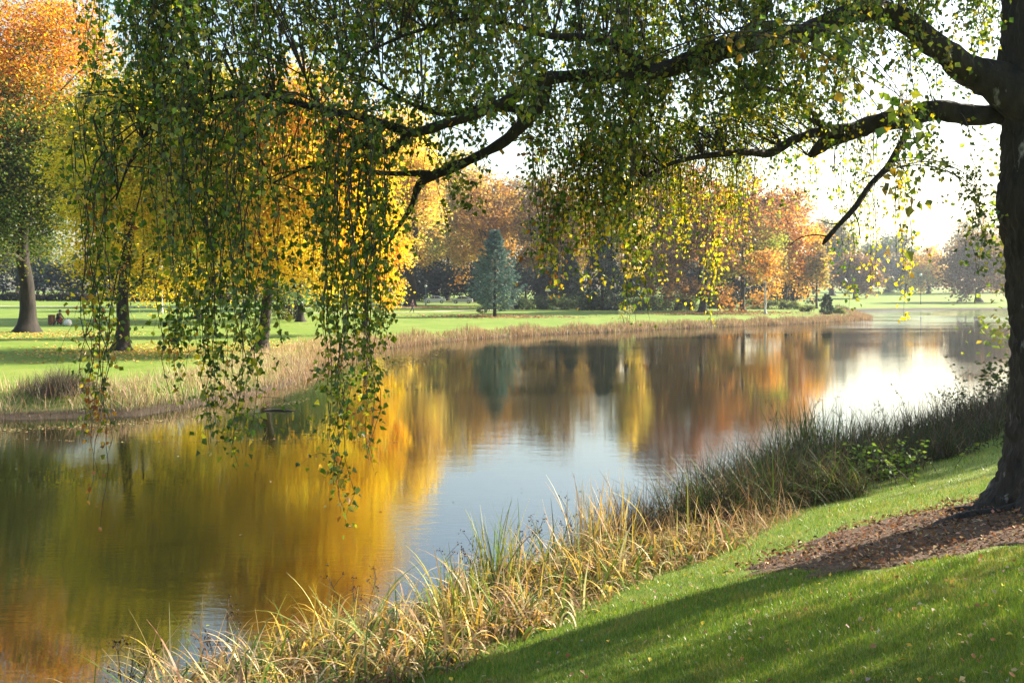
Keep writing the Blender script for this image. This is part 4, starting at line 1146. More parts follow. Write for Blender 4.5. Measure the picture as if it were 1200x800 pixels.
tassel(1061, 130, 376, 10.2, 5, 4, yellow=.3, tipyellow=.7, dens=.8)
tassel(1052, 150, 300, 6.4, 3, 10, lscale=1.25, dens=.5, connect=True)
tassel(1072, 140, 250, 6.6, 3, 9, lscale=1.25, dens=.5)
tassel(1092, 110, 220, 9.2, 4, 8, dens=.8)
tassel(1145, 200, 322, 9.8, 5, 5, lscale=.9, yellow=.06)
tassel(1158, 210, 290, 10.0, 3, 4, lscale=.9, yellow=.1)
# the rest of the crown, above and beside the frame
for li, p in enumerate(up_nodes):
    cnt = [26, 24, 16, 100, 78, 132, 14, 16][li]
    for i in range(cnt):
        a = p[r.randint(int(len(p) * .12), len(p))]
        top = a + np.array([r.normal(0, .55), r.normal(0, .55), r.uniform(-.2, .5)])
        ln = r.uniform(.8, 2.2) * (1.35 if li in (3, 4, 5) else 1)
        bot = top + np.array([r.normal(0, .15), r.normal(0, .15), -ln])
        if abs(bot[0]) < .5 * bot[1] + .4:
            lim = 4 + 340 / 1200 * bot[1] + .05
            if top[2] < lim + .2: continue
            bot[2] = max(bot[2], lim)
        strand(top, bot, r, yellow=.06, dens=.9, spread=.08, lscale=1.15)
TW.V = [v - OFF for v in TW.V]
TW.build('twigs', M_TWIG, birch)
LP = np.concatenate(LEAFP); LT = np.concatenate(LEAFT); LS = np.concatenate(LEAFS); LC = np.concatenate(LEAFC)
V, Ft, cc = leaves(LP - OFF, LS, LS * .78, rs(78), LC, tip=LT, fold=.5, kite=.36)
mesh_obj('crown', V, [Ft], M_BIRCHLEAF, birch, cc)
print('birch leaves', len(LP))

# neighbouring tree on the near bank, whose shade falls over the far reeds
for i, (px_, py_, lab) in enumerate([(22.4, 27.9, 'broad leafy tree on the near bank beyond the birch, casting shade on the dark reeds'), (22.8, 35.4, 'leafy tree furthest along the near bank, shading the nettles by the water')]):
    b = np.array([px_, py_, float(gz(px_, py_))])
    broadleaf('lime_tree', lab, b, 15.4 - b[2] + .8, 2.2, 5.0, .32, [GRN, OLV, LGRN], 95 + i, nclus=190, nleaf=130, leaf=.22, shape_p=.3, group='trees along the near bank')

# ------------------------------------------------------------------ mulch under the birch
def in_mulch(x, y, grow=0.0):
    """bed of bark chips round the trunk, long axis pointing to the lake and the camera"""
    cx, cy = 4.72, 9.98
    ux, uy = .94, .34
    dx, dy = x - cx, y - cy
    u = dx * ux + dy * uy; v = -dx * uy + dy * ux
    a = np.arctan2(v, u)
    rr = np.hypot(u / 2.6, v / 1.36) - grow
    return rr < 1 + .07 * np.sin(a * 7 + 1) + .05 * np.sin(a * 13) + .04 * np.sin(a * 23 + 2)
M_MULCH = noise_mat('bark_mulch', (.052, .026, .012), (.15, .080, .040), 22, .95, .9, 45, c3=(.25, .15, .085), bdist=.03)
def mulch():
    nr_, na = 26, 120
    V = []
    for i in range(nr_ + 1):
        for j in range(na):
            a = 2 * PI * j / na
            R_ = (1 + .07 * math.sin(a * 7 + 1) + .05 * math.sin(a * 13) + .04 * math.sin(a * 23 + 2)) * i / nr_
            u, v = 2.6 * R_ * math.cos(a), 1.36 * R_ * math.sin(a)
            V.append((4.72 + u * .94 - v * .34, 9.98 + u * .34 + v * .94))
    V = np.array(V); z = gz(V[:, 0], V[:, 1])
    e = np.repeat(np.arange(nr_ + 1) / nr_, na)
    z += .012 + .03 * (1 - e ** 4) + np.array([mnoise.noise(Vector((x * 5, y * 5, 0))) for x, y in V]) * .02 * (1 - e ** 6)
    z[e == 1] -= .03
    V = np.column_stack([V, z])
    i = np.arange(nr_)[:, None] * na; j = np.arange(na)[None]; j2 = (j + 1) % na
    Fq = np.stack([i + j, i + na + j, i + na + j2, i + j2], -1).reshape(-1, 4)
    tag(mesh_obj('mulch_bed', V, [Fq], M_MULCH, smooth=True), 'brown bark mulch bed round the birch foot', 'mulch', kind='structure')
    r = rs(41)
    n = 14000
    x = r.uniform(1.5, 7.6, n); y = r.uniform(7.6, 12.4, n)
    k = in_mulch(x, y, .04 * r.normal(size=n)); x, y = x[k], y[k]; n = len(x)
    p = np.stack([x, y, gz(x, y) + .045 + r.uniform(0, .02, n)], -1)
    c = mixpal(r, n, [(.18, .09, .045), (.27, .145, .07), (.08, .045, .025), (.48, .32, .19), (.34, .14, .05)], .25)
    Ls = r.uniform(.02, .06, n)
    V, Ft, cc = leaves(p, Ls, Ls * r.uniform(.25, .8, n), r, c, up=1.2, fold=.5)
    tag(mesh_obj('bark_chips', V, [Ft], M_LITTER, None, cc), 'loose bark chips and brown leaves strewn over the mulch', 'mulch', kind='stuff')
mulch()

# ------------------------------------------------------------------ near grass
def near_s(x, y): return NX * (x + 3.65) + NY * (y - 10.4)
def grass_edge(x, y):
    u = .628 * (x + 3.65) + .779 * (y - 10.4)
    return 4.2 + .16 * np.sin(u * 1.7) + .10 * np.sin(u * 4.1 + 1) + .03 * np.clip(u - 8, 0, 14)
def grass():
    r = rs(12)
    PXs = []
    # sample by distance so that density follows the picture size
    n = 620000
    d = 1 / r.uniform(1 / 26.0, 1 / 4.3, n)
    x = r.uniform(-.53, .53, n) * d + r.normal(0, .1, n)
    s = near_s(x, d)
    lim = grass_edge(x, d)
    pr = np.clip((s - lim + .35) / .6, 0, 1)
    k = (r.uniform(size=n) < pr) & ~in_mulch(x, d, .02 * r.normal(size=n)) & (np.hypot(x - BX, d - BY) > .65)
    x, d = x[k], d[k]; n = len(x)
    z = gz(x, d) - .004
    pat = np.array([mnoise.noise(Vector((a * .8, b * .8, 1))) for a, b in zip(x[::1], d[::1])]) if n < 1 else np.sin(x * 1.9 + np.sin(d * 1.3) * 1.5) * np.sin(d * 2.3 + np.sin(x * 1.1) * 2)
    L_ = r.uniform(.024, .050, n) * (1 + .25 * pat) * np.clip(.85 + d / 30, .85, 1.5)
    az = r.uniform(0, 2 * PI, n)
    lean = np.abs(r.normal(0, .38, n))
    w = r.uniform(.0024, .0046, n) * np.clip(d / 6.5, .8, 3)
    base = np.stack([x, d, z], -1)
    c = mixpal(r, n, [(.085, .165, .012, 3), (.125, .21, .016, 3), (.20, .25, .03, 2), (.36, .29, .09, .7), (.055, .115, .010, 1.5)], .15)
    c *= (1 + .14 * pat + .12 * np.sin(x * 6.1 + np.sin(d * 4.3) * 1.2) * np.sin(d * 7.7 + x * 2))[:, None]
    dry = (np.sin(x * 3.3 + np.sin(d * 2.1) * 2) * np.sin(d * 3.9 + np.sin(x * 2.7) * 2) > .55) & (r.uniform(size=n) < .4)
    c[dry] = mixpal(r, int(dry.sum()), [(.30, .25, .08), (.22, .22, .05)], .15)
    far = d > 9
    for sel, ns in ((~far, 2), (far, 1)):
        q = np.where(sel)[0]
        V, Fq, cc = ribbons(base[q], L_[q], az[q], lean[q], np.abs(r.normal(0, .6, len(q))), w[q], c[q], r, nseg=ns, taper=.1, wrot=1.5)
        tag(mesh_obj('grass', V, [Fq], M_GRASS, None, cc), 'short sunlit grass blades of the near lawn' if ns == 2 else 'short grass of the near lawn further from the lens', 'grass', kind='stuff')
grass()

def near_litter():
    r = rs(19)
    n = 1000
    d = 1 / r.uniform(1 / 24.0, 1 / 4.5, n); x = r.uniform(-.5, .5, n) * d
    k = (near_s(x, d) > grass_edge(x, d)) & ~in_mulch(x, d, -.05); x, d = x[k], d[k]
    # more of them round the mulch
    x2 = 4.2 + r.normal(0, 2.0, 800); d2 = 9.9 + r.normal(0, 1.1, 800); k = near_s(x2, d2) > 3.6; x = np.concatenate([x, x2[k]]); d = np.concatenate([d, d2[k]])
    n = len(x)
    p = np.stack([x, d, gz(x, d) + .018 + r.uniform(0, .03, n)], -1)
    c = mixpal(r, n, [(.34, .17, .07), (.52, .36, .16), (.28, .12, .05), (.60, .42, .06), (.40, .30, .22)], .2)
    Ls = r.uniform(.022, .048, n)
    V, Ft, cc = leaves(p, Ls, Ls * .7, r, c, up=.7, fold=.5, kite=.4)
    tag(mesh_obj('fallen_leaves', V, [Ft], M_LITTER, None, cc), 'brown and yellow birch leaves lying in the near grass', 'leaves', kind='stuff')
near_litter()

# ------------------------------------------------------------------ reeds of the near bank
US = np.array([.628, .779])
def bank_pt(u, s):
    x = -3.65 + US[0] * u + NX * s; y = 10.4 + US[1] * u + NY * s
    return x, y
def hscale(u): return np.clip(.74 + (u - 4.4) * .2, .74, 1.0)
def blades(name, label, u0, u1, n, s0, s1, L0, L1, pal, seed, width=(.007, .013), lean=.25, curl=1.6, clump=0.0, upright=0.0, nseg=6, windaz=None, jit=.2, taper_s=True, kind='stuff', cat='reeds', nclump=60, mat=None):
    r = rs(seed)
    if clump:
        cu = r.uniform(u0, u1, nclump); cs = r.uniform(s0, s1, nclump)
        k = r.randint(0, nclump, n)
        u = cu[k] + r.normal(0, clump, n); s = cs[k] + r.normal(0, clump, n)
    else:
        u = r.uniform(u0, u1, n); s = r.uniform(s0, s1, n)
    s = np.clip(s, s0 - .3, None)
    x, y = bank_pt(u, s)
    k = s < grass_edge(x, y) + .05
    x, y, s, u = x[k], y[k], s[k], u[k]; n = len(x)
    z = np.maximum(gz(x, y), -.25) - .02
    L_ = r.uniform(L0, L1, n) * (1 - .45 * np.clip((s - (s1 - 1.0)) / 1.0, 0, 1) * taper_s)
    L_ *= hscale(u)
    az = r.uniform(0, 2 * PI, n) if windaz is None else r.normal(windaz, .9, n)
    ln = np.abs(r.normal(0, lean, n)); cu_ = np.abs(r.normal(curl, curl * .5, n)) * (r.uniform(size=n) > upright)
    c = mixpal(r, n, pal, jit)
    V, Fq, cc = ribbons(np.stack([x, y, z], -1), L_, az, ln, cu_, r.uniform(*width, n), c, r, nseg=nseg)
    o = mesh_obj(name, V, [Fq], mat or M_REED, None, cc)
    return tag(o, label, cat, kind=kind)
STRAW = (.46, .33, .155); PSTRAW = (.58, .46, .25); DSTRAW = (.30, .19, .09); RGRN = (.10, .17, .025); RYEL = (.55, .38, .06); RBRN = (.14, .085, .05); RDK = (.06, .045, .03)
blades('reed_bed', 'sunlit straw coloured and green reeds bending along the near shore', -2.0, 4.9, 5600, 1.15, 4.2, .6, 1.35,
       [(*STRAW, 2.6), (*PSTRAW, 1.3), (*RYEL, 2.2), (*RGRN, 2.2), (*DSTRAW, 2.4), (.20, .22, .05, 1.6), (*RBRN, 1.4)], 201, width=(.013, .030), lean=.6, curl=3.0, clump=.21, nclump=84, nseg=9)
blades('reed_litter', 'matted dead brown reed litter beneath the sunlit reeds', -2, 5.6, 5600, 1.1, 4.25, .2, .6,
       [(*DSTRAW, 2), (*RBRN, 2), (*STRAW, 1)], 202, width=(.007, .015), lean=1.0, curl=1.2)
blades('reed_bed', 'upright green and straw iris blades standing above the sunlit reeds', -1.2, 4.9, 200, 1.4, 3.6, .6, 1.05,
       [(*RGRN, 2), (*PSTRAW, 1), (*RYEL, 1)], 203, width=(.014, .024), lean=.22, curl=.7, clump=.22, nclump=22)
blades('reed_bed', 'dark brown upright dead reeds between the sunlit reeds and the dark sedges', 4.7, 6.0, 700, 1.4, 2.6, .65, 1.15,
       [(*RBRN, 3), (*RDK, 2), (*DSTRAW, 1)], 204, width=(.006, .012), lean=.16, curl=.5, clump=.25, nclump=14)
blades('reed_bed', 'rusty drooping dead sedge in front of the dark brown reeds', 4.4, 6.3, 1000, 2.6, 4.2, .4, .9,
       [(.34, .21, .10, 2), (*STRAW, 1.5), (*DSTRAW, 2)], 205, width=(.006, .011), lean=.5, curl=1.9, clump=.25, nclump=16)
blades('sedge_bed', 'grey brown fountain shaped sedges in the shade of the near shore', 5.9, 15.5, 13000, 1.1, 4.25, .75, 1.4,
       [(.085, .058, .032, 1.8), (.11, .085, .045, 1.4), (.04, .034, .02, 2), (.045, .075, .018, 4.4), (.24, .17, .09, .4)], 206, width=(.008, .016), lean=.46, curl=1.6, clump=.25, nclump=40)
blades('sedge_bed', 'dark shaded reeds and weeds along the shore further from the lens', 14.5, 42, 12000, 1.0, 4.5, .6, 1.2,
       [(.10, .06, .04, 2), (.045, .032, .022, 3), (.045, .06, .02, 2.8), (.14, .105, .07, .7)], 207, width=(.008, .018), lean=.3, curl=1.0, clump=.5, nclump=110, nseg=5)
# a stand of green blades
def stand(name, label, u, s, n, L0, L1, pal, seed, w=(.014, .024), rad=.18, lean=.14, curl=.45, cat='plant'):
    r = rs(seed)
    x0, y0 = bank_pt(u, s); z0 = max(float(gz(x0, y0)), -.1)
    root = empty(name, (x0, y0, z0 - .02), label, cat)
    p = np.zeros((n, 3)); p[:, :2] = r.normal(0, rad, (n, 2))
    V, Fq, cc = ribbons(p, r.uniform(L0, L1, n), r.uniform(0, 2 * PI, n), np.abs(r.normal(0, lean, n)), np.abs(r.normal(curl, .3, n)), r.uniform(*w, n), mixpal(r, n, pal, .2), r, nseg=6)
    mesh_obj('blades', V, [Fq], M_REED, root, cc)
    return root
stand('iris_plant', 'tall green iris clump standing up out of the dark sedges', 11.5, 2.2, 190, 1.1, 1.6, [(.07, .12, .02), (.10, .16, .03), (.16, .15, .04)], 211, rad=.30, lean=.2)
stand('iris_plant', 'green iris tuft at the front edge of the dark sedges', 8.2, 3.9, 90, .5, .9, [(.10, .16, .03), (.2, .2, .06)], 212, rad=.2, lean=.4, curl=1.2)
stand('iris_plant', 'fresh green iris tuft among the sunlit straw reeds', 2.9, 2.2, 46, .7, 1.15, [(.14, .22, .03), (.30, .28, .06)], 213, rad=.16)
stand('iris_plant', 'yellowing iris tuft nearest the lawn edge in the sunlit reeds', 1.3, 3.0, 40, .5, .9, [(.45, .36, .06), (.2, .24, .04)], 214, rad=.14, lean=.3, curl=.9)
stand('iris_plant', 'tall straw coloured tuft near the right end of the sunlit reeds', 4.6, 2.4, 70, .7, 1.15, [PSTRAW, RYEL, STRAW], 215, rad=.2)

def dock(label, u, s, H, seed, nst=3):
    """dead stalks with dark seed clusters"""
    r = rs(seed)
    x0, y0 = bank_pt(u, s); z0 = max(float(gz(x0, y0)), -.1)
    root = empty('dock_plant', (x0, y0, z0 - .03), label, 'plant', 'dead dock stalks along the near shore')
    G = Geo(); PP = []
    for k in range(nst):
        h = H * r.uniform(.75, 1.05); a = r.uniform(0, 6.3); ll = r.uniform(.1, .4)
        t = np.linspace(0, 1, 8)
        pts = np.stack([math.cos(a) * ll * t ** 1.5 * h, math.sin(a) * ll * t ** 1.5 * h, h * t], -1)
        G.add(*tube(pts, .006 * (1 - t) + .002, 5))
        for q in range(7):
            tt = r.uniform(.5, 1); c = np.array([np.interp(tt, t, pts[:, i]) for i in range(3)])
            b = r.uniform(0, 6.3); l2 = r.uniform(.06, .22)
            e = c + np.array([math.cos(b) * l2 * .7, math.sin(b) * l2 * .7, l2 * .8])
            G.add(*tube(np.array([c, (c + e) / 2 + [0, 0, .01], e]), [.003, .0025, .0015], 4))
            m = r.randint(5, 12)
            PP.append(e + r.normal(0, .018, (m, 3)))
    G.build('stalks', M_TWIG, root)
    PP = np.concatenate(PP)
    V, Ft, cc = leaves(PP, r.uniform(.015, .032, len(PP)), .018, r, mixpal(r, len(PP), [(.04, .022, .015), (.09, .05, .03)], .2))
    mesh_obj('foliage', V, [Ft], M_LITTER, root, cc)  # these small leaf shapes are the dock's seed heads, not leaves
def far_clump():
    r = rs(658); b = at(72, 34.0); root = empty('sedge_clump', b - np.array([0, 0, .05]), 'tall dark purple brown sedge clump on the far bank at left', 'plant')
    n = 1500; p = np.zeros((n, 3)); p[:, 0] = r.normal(0, .62, n); p[:, 1] = r.normal(0, .45, n)
    V, Fq, cc = ribbons(p, r.uniform(.6, 1.15, n) * (1.1 - .35 * np.abs(p[:, 0])).clip(.4), r.uniform(0, 6.3, n), np.abs(r.normal(0, .35, n)), np.abs(r.normal(.8, .4, n)), r.uniform(.008, .016, n), mixpal(r, n, [(.085, .06, .055), (.06, .05, .035), (.13, .09, .075), (.05, .06, .025)], .2), r, nseg=5)
    mesh_obj('blades', V, [Fq], M_REED, root, cc)
far_clump()
docks = [(-1.3, 1.7, .85, 'dead dock with dark seed heads, leftmost in the near reeds'), (-.2, 1.5, .8, 'dead dock leaning over the water left of the fresh iris tuft'), (1.6, 1.3, .95, 'dead dock by the water behind the fresh iris tuft'),
         (3.2, 1.4, 1.0, 'dead dock standing against the bright water in the middle of the sunlit reeds'), (4.2, 1.4, .95, 'dead dock behind the tall straw coloured tuft'), (5.4, 1.4, 1.0, 'dead dock at the water side of the dark brown reeds'),
         (12.0, 1.6, 1.7, 'tall dead dock behind the tall green iris clump'), (14.2, 1.6, 1.5, 'dead dock dark against the white water'), (16.5, 1.6, 1.4, 'dead dock right of the white water reflection'), (20.5, 1.8, 1.3, 'dead dock left of the leafy nettle stems')]
for i, (u, s, H, lab) in enumerate(docks): dock(lab, u, s, H, 230 + i, 3 if u < 10 else 5)

def leafy_stems(name, label, u, s, H, n, seed, pal, leaf=.12, rad=.3, cat='plant', dens=14, lean=.25):
    r = rs(seed)
    x0, y0 = bank_pt(u, s); z0 = max(float(gz(x0, y0)), -.1)
    root = empty(name, (x0, y0, z0 - .02), label, cat)
    G = Geo(); PP, DD = [], []
    for k in range(n):
        b = np.array([r.normal(0, rad), r.normal(0, rad), 0]); a = r.uniform(0, 6.3); h = H * r.uniform(.6, 1.05); l = abs(r.normal(0, lean))
        t = np.linspace(0, 1, 7)
        pts = b + np.stack([math.cos(a) * l * t ** 1.6 * h, math.sin(a) * l * t ** 1.6 * h, h * t * (1 - .15 * l * t)], -1)
        G.add(*tube(pts, .006 * (1.1 - t) + .001, 4))
        tt = r.uniform(.2, 1, dens); c = np.stack([np.interp(tt, t, pts[:, i]) for i in range(3)], -1)
        q = r.uniform(0, 6.3, dens)
        PP.append(c); DD.append(np.stack([np.cos(q), np.sin(q), r.uniform(-.5, .4, dens)], -1))
    G.build('stems', M_TWIG, root)
    PP = np.concatenate(PP); DD = np.concatenate(DD)
    Ls = leaf * r.uniform(.6, 1.2, len(PP))
    V, Ft, cc = leaves(PP, Ls, Ls * .55, r, mixpal(r, len(PP), pal, .2), tip=DD, fold=.3, kite=.4)
    mesh_obj('foliage', V, [Ft], M_LEAF, root, cc)
GREENS = [(.045, .085, .02), (.07, .11, .025), (.03, .055, .016)]
leafy_stems('nettle_plant', 'leafy green nettle stems rising above the dark reeds near the birch trunk', 27.0, 1.6, 2.0, 12, 251, GREENS, .2, .45)
leafy_stems('nettle_plant', 'pale green weeds at the grass edge below the tall iris clump', 9.6, 4.0, .75, 46, 252, [(.12, .19, .04), (.09, .15, .03)], .09, .42, lean=.5)
leafy_stems('nettle_plant', 'low green weeds at the grass edge in front of the middle dark reeds', 13.0, 4.2, .55, 30, 253, [(.025, .045, .012), (.035, .055, .014)], .06, .5, lean=.5)
leafy_stems('bramble_bush', 'arching dark green bramble in the reeds left of the leafy nettle stems', 21.5, 2.6, 1.0, 60, 254, [(.03, .055, .016), (.045, .07, .018)], .07, .7, lean=.6, cat='bush')
leafy_stems('bramble_bush', 'dense bramble at the foot of the leafy nettle stems', 26.0, 3.0, 1.2, 90, 255, GREENS, .12, 1.0, lean=.6, cat='bush')
leafy_stems('bramble_bush', 'dark bramble bush beside the birch trunk edge', 31.0, 2.5, 1.5, 80, 256, [(.05, .08, .03), (.09, .08, .05)], .13, 1.0, lean=.5, cat='bush')

# ------------------------------------------------------------------ reeds of the far bank
def far_reeds():
    r = rs(61)
    pts = SHORE[3:26]
    seg = np.linalg.norm(np.diff(pts, axis=0), axis=1); cum = np.concatenate([[0], np.cumsum(seg)])
    def along(n, lo, hi, dlo, dhi):
        t = r.uniform(lo, hi, n) * cum[-1]
        x = np.interp(t, cum, pts[:, 0]); y = np.interp(t, cum, pts[:, 1])
        i = np.clip(np.searchsorted(cum, t) - 1, 0, len(seg) - 1)
        tx, ty = (pts[i + 1] - pts[i]).T / seg[i]
        o = r.uniform(dlo, dhi, n)
        return x - ty * o, y + tx * o, t
    n = 30000
    x, y, t = along(n, 0, 1, -.3, 1.9)
    k = y > 28; x, y = x[k], y[k]; n = len(x)
    mod = .75 + .35 * np.sin(x * .9 + y * .35) * np.sin(x * .31 - y * .2 + 1) + .15 * np.sin(y * 1.7)
    L_ = r.uniform(.38, .82, n) * np.clip(mod, .35, 1.3) * np.clip(.5 + (y - 33) / 60, .5, 1)
    c = mixpal(r, n, [(.36, .25, .15, 3), (.30, .19, .12, 2), (.44, .33, .20, 1.6), (.22, .14, .09, 1.5), (.20, .20, .08, .8)], .15)
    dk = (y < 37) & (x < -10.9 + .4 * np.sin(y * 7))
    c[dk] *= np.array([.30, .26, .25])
    bank_shade = y > 185
    c[bank_shade] = mixpal(r, int(bank_shade.sum()), [(.09, .085, .06), (.07, .08, .05)], .15)  # dark grey green tint stands in for shade on the far-end bank
    L_[bank_shade] *= 1.5
    z = np.maximum(gz(x, y), -.1)
    w = r.uniform(.012, .028, n) * np.clip(y / 45, .6, 2.6)
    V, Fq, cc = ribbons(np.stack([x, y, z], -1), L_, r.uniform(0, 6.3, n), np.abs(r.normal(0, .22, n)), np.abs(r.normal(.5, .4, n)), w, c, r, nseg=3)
    tag(mesh_obj('reed_bed', V, [Fq], M_REED, None, cc), 'pale beige reeds fringing the far shore of the lake, coloured dark at the far end to suggest bank shade', 'reeds', kind='stuff')
    # wider brush of pale reeds where the bank turns, left
    n = 7000
    x, y, t = along(n, .06, .30, .4, 3.6)
    k = (y > 31); x, y = x[k], y[k]; n = len(x)
    c = mixpal(r, n, [(.44, .32, .19, 3), (.37, .24, .16, 2), (.50, .40, .24, 1.6), (.26, .26, .10, 1)], .15)
    V, Fq, cc = ribbons(np.stack([x, y, gz(x, y)], -1), r.uniform(.3, .8, n), r.uniform(0, 6.3, n), np.abs(r.normal(0, .4, n)), np.abs(r.normal(.9, .5, n)), r.uniform(.012, .024, n), c, r, nseg=4)
    tag(mesh_obj('reed_bed', V, [Fq], M_REED, None, cc), 'wide brush of dry pinkish reeds below the leaning maple', 'reeds', kind='stuff')
    # leaves under the maples
    n = 5000
    q = r.uniform(size=n)
    c1 = place(150, 412); c2 = place(31, 392); c3 = place(315, 405)
    ctr = np.where((q < .5)[:, None], c1, np.where((q < .75)[:, None], c2, c3))
    x = ctr[:, 0] + r.normal(0, 3.6, n) + 1.2; y = ctr[:, 1] + r.normal(0, 3.6, n)
    k = sdist(x, y) > 2.5; x, y = x[k], y[k]; n = len(x)
    p = np.stack([x, y, gz(x, y) + .02 + r.uniform(0, .02, n)], -1)
    Ls = r.uniform(.10, .20, n)
    V, Ft, cc = leaves(p, Ls, Ls * .85, r, mixpal(r, n, [(.66, .46, .10, 3), (.60, .42, .18, 2), (.50, .24, .06, 1)], .15), up=2.5)
    tag(mesh_obj('fallen_leaves', V, [Ft], M_LITTER, None, cc), 'yellow leaves strewn over the lawn under the far maples', 'leaves', kind='stuff')
    n = 5000
    ctr = np.array([place(580, 371), place(870, 366), place(823, 368), place(482, 360)])[r.randint(0, 4, n)]
    x = ctr[:, 0] + r.normal(0, 5, n); y = ctr[:, 1] + r.normal(0, 3, n); k = sdist(x, y) > 2.5; x, y = x[k], y[k]; n = len(x)
    p = np.stack([x, y, gz(x, y) + .03], -1)
    V, Ft, cc = leaves(p, r.uniform(.2, .35, n), .25, r, mixpal(r, n, [(.36, .20, .11, 2), (.30, .14, .07, 1), (.48, .30, .14, 1)], .15), up=3)
    tag(mesh_obj('fallen_leaves', V, [Ft], M_LITTER, None, cc), 'brown leaves on the lawn under the spruce and the far point trees', 'leaves', kind='stuff')
far_reeds()

# ------------------------------------------------------------------ on the water
def floaters():
    r = rs(33)
    n = 70
    d = 1 / r.uniform(1 / 125., 1 / 11., n); x = r.uniform(-.5, .5, n) * d
    a = (sdist(x, d) < -.4); x, d = x[a], d[a]
    # drift of floating weed off the bend of the far bank and a thin line across the shade at left
    n2 = 900; x2 = r.normal(-7.2, 1.5, n2); d2 = 52 + r.normal(0, 5, n2) + (x2 + 7) * 3
    n3 = 260; x3 = r.uniform(-15.5, -3.0, n3); d3 = 27.2 + .3 * np.sin(x3 * .8) + r.normal(0, .05, n3)
    n4 = 700; x4 = r.uniform(-15, -7.5, n4); d4 = 31.0 + (x4 + 11) * .55 + np.where(x4 > -11, (x4 + 11) * 1.2, 0) + r.normal(0, .35, n4)
    x = np.concatenate([x, x2, x3, x4]); d = np.concatenate([d, d2, d3, d4])
    sz = np.concatenate([np.full(len(x) - n2 - n3 - n4, 1.0), np.full(n2, 1.7), np.full(n3, .9), np.full(n4, 1.2)])
    k = sdist(x, d) < -.1; x, d, sz = x[k], d[k], sz[k]; n = len(x)
    p = np.stack([x, d, np.full(n, .006)], -1)
    a = r.uniform(0, 6.3, n); tip = np.stack([np.cos(a), np.sin(a), np.full(n, .02)], -1)
    L_ = r.uniform(.04, .075, n) * sz * np.clip(d / 40, 1, 2)
    b = np.stack([-np.sin(a), np.cos(a), np.zeros(n)], -1)
    t3 = np.stack([np.cos(a), np.sin(a), np.zeros(n)], -1)
    up_ = np.array([0, 0, 1.0])
    V = np.stack([p, p + t3 * (L_ * .45)[:, None] + b * (L_ * .4)[:, None] + up_ * r.uniform(0, .012, (n, 1)), p + t3 * L_[:, None] + up_ * r.uniform(0, .015, (n, 1)), p + t3 * (L_ * .45)[:, None] - b * (L_ * .4)[:, None]], 1).reshape(-1, 3)
    Fq = np.arange(4 * n).reshape(-1, 4)
    c = mixpal(r, n, [(.26, .19, .08), (.32, .26, .14), (.20, .11, .05), (.20, .20, .08)], .2)
    tag(mesh_obj('floating_leaves', V, [Fq], M_LITTER, None, c), 'small fallen leaves and weed floating on the lake', 'leaves', kind='stuff')
floaters()
def log():
    p = P(335, 481.5, 0) * 0
    d = 4 * F / (481.5 - HY)
    x = (328 - CX) / F * d
    root = empty('floating_log', (x, d, 0), 'dark stick floating in the water below the leaning maple', 'log')
    t = np.linspace(0, 1, 12)
    pts = np.stack([-.5 + 1.05 * t, .08 * np.sin(t * 5), .012 + .02 * np.sin(t * PI) - .01 * t], -1)
    V, Fq = tube(pts, .045 * (1 - .6 * t) * (1 + .15 * np.sin(t * 23)), 9)
    mesh_obj('stem', V, [Fq], M_TWIG, root, smooth=True)
    pts = np.array([[.1, .03, .03], [.22, .06, .08], [.38, .1, .10]])
    V, Fq = tube(pts, [.018, .012, .004], 6); mesh_obj('branch', V, [Fq], M_TWIG, root, smooth=True)
log()

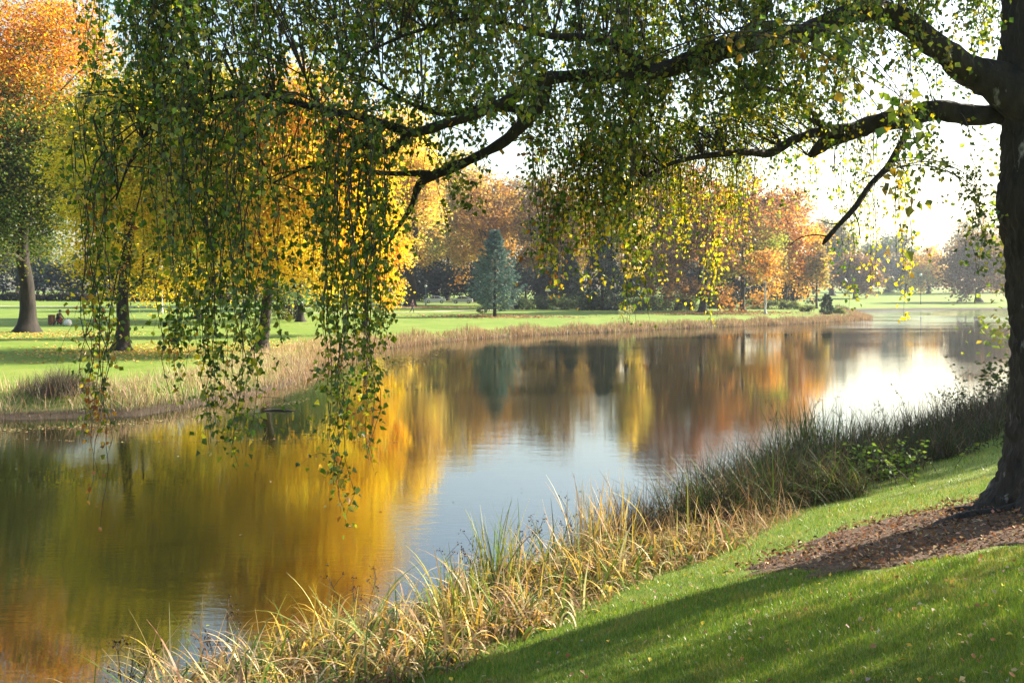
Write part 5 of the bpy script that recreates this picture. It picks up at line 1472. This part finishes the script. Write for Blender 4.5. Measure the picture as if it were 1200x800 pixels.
# ------------------------------------------------------------------ air
def haze():
    v, f = box((0, 0, 20.0), (1900, 1900, 45.0))
    m, nt, out = newmat('haze_air')
    pv = N(nt, 'ShaderNodeVolumePrincipled')
    pv.inputs['Color'].default_value = (.80, .89, 1.0, 1)
    pv.inputs['Density'].default_value = HAZE
    pv.inputs['Anisotropy'].default_value = .78
    nt.links.new(pv.outputs[0], out.inputs['Volume'])
    o = mesh_obj('haze', v, [f], m)
    tag(o, 'pale autumn haze fading the far trees', 'haze', kind='stuff')
HAZE = .00036
haze()

# ------------------------------------------------------------------ light
w = bpy.data.worlds.new('World'); SC.world = w; w.use_nodes = True
nt = w.node_tree; nt.nodes.clear()
sky = nt.nodes.new('ShaderNodeTexSky'); sky.sky_type = 'NISHITA'; sky.sun_disc = False
sky.sun_elevation = SUN_EL; sky.sun_rotation = SUN_AZ; sky.air_density = 1.3; sky.dust_density = 2.0; sky.ozone_density = 1.0
bg = nt.nodes.new('ShaderNodeBackground'); bg.inputs[1].default_value = .088
wo = nt.nodes.new('ShaderNodeOutputWorld'); nt.links.new(sky.outputs[0], bg.inputs[0]); nt.links.new(bg.outputs[0], wo.inputs[0])
sl = bpy.data.lights.new('sun', 'SUN'); sl.energy = 5.0; sl.angle = math.radians(.53); sl.color = (1.0, .90, .74)
so = bpy.data.objects.new('sun', sl); COL.objects.link(so)
so.rotation_euler = Vector(SUN).to_track_quat('Z', 'Y').to_euler()
so.location = (30, 15, 30)

# ------------------------------------------------------------------ camera
cam = bpy.data.cameras.new('camera'); co = bpy.data.objects.new('camera', cam); COL.objects.link(co)
cam.sensor_fit = 'HORIZONTAL'; cam.sensor_width = 36; cam.lens = 36
cam.shift_y = -60 / 1200
cam.clip_start = .1; cam.clip_end = 4000
co.location = (0, 0, ZC); co.rotation_euler = (PI / 2, 0, 0)
SC.camera = co

SC.view_settings.view_transform = 'Standard'; SC.view_settings.look = 'None'
SC.view_settings.exposure = 1.85; SC.view_settings.gamma = 1; SC.view_settings.use_curve_mapping = False
try:
    SC.cycles.max_bounces = 7; SC.cycles.diffuse_bounces = 3; SC.cycles.glossy_bounces = 3; SC.cycles.transmission_bounces = 4; SC.cycles.volume_bounces = 0
    SC.cycles.use_denoising = True
except Exception: pass
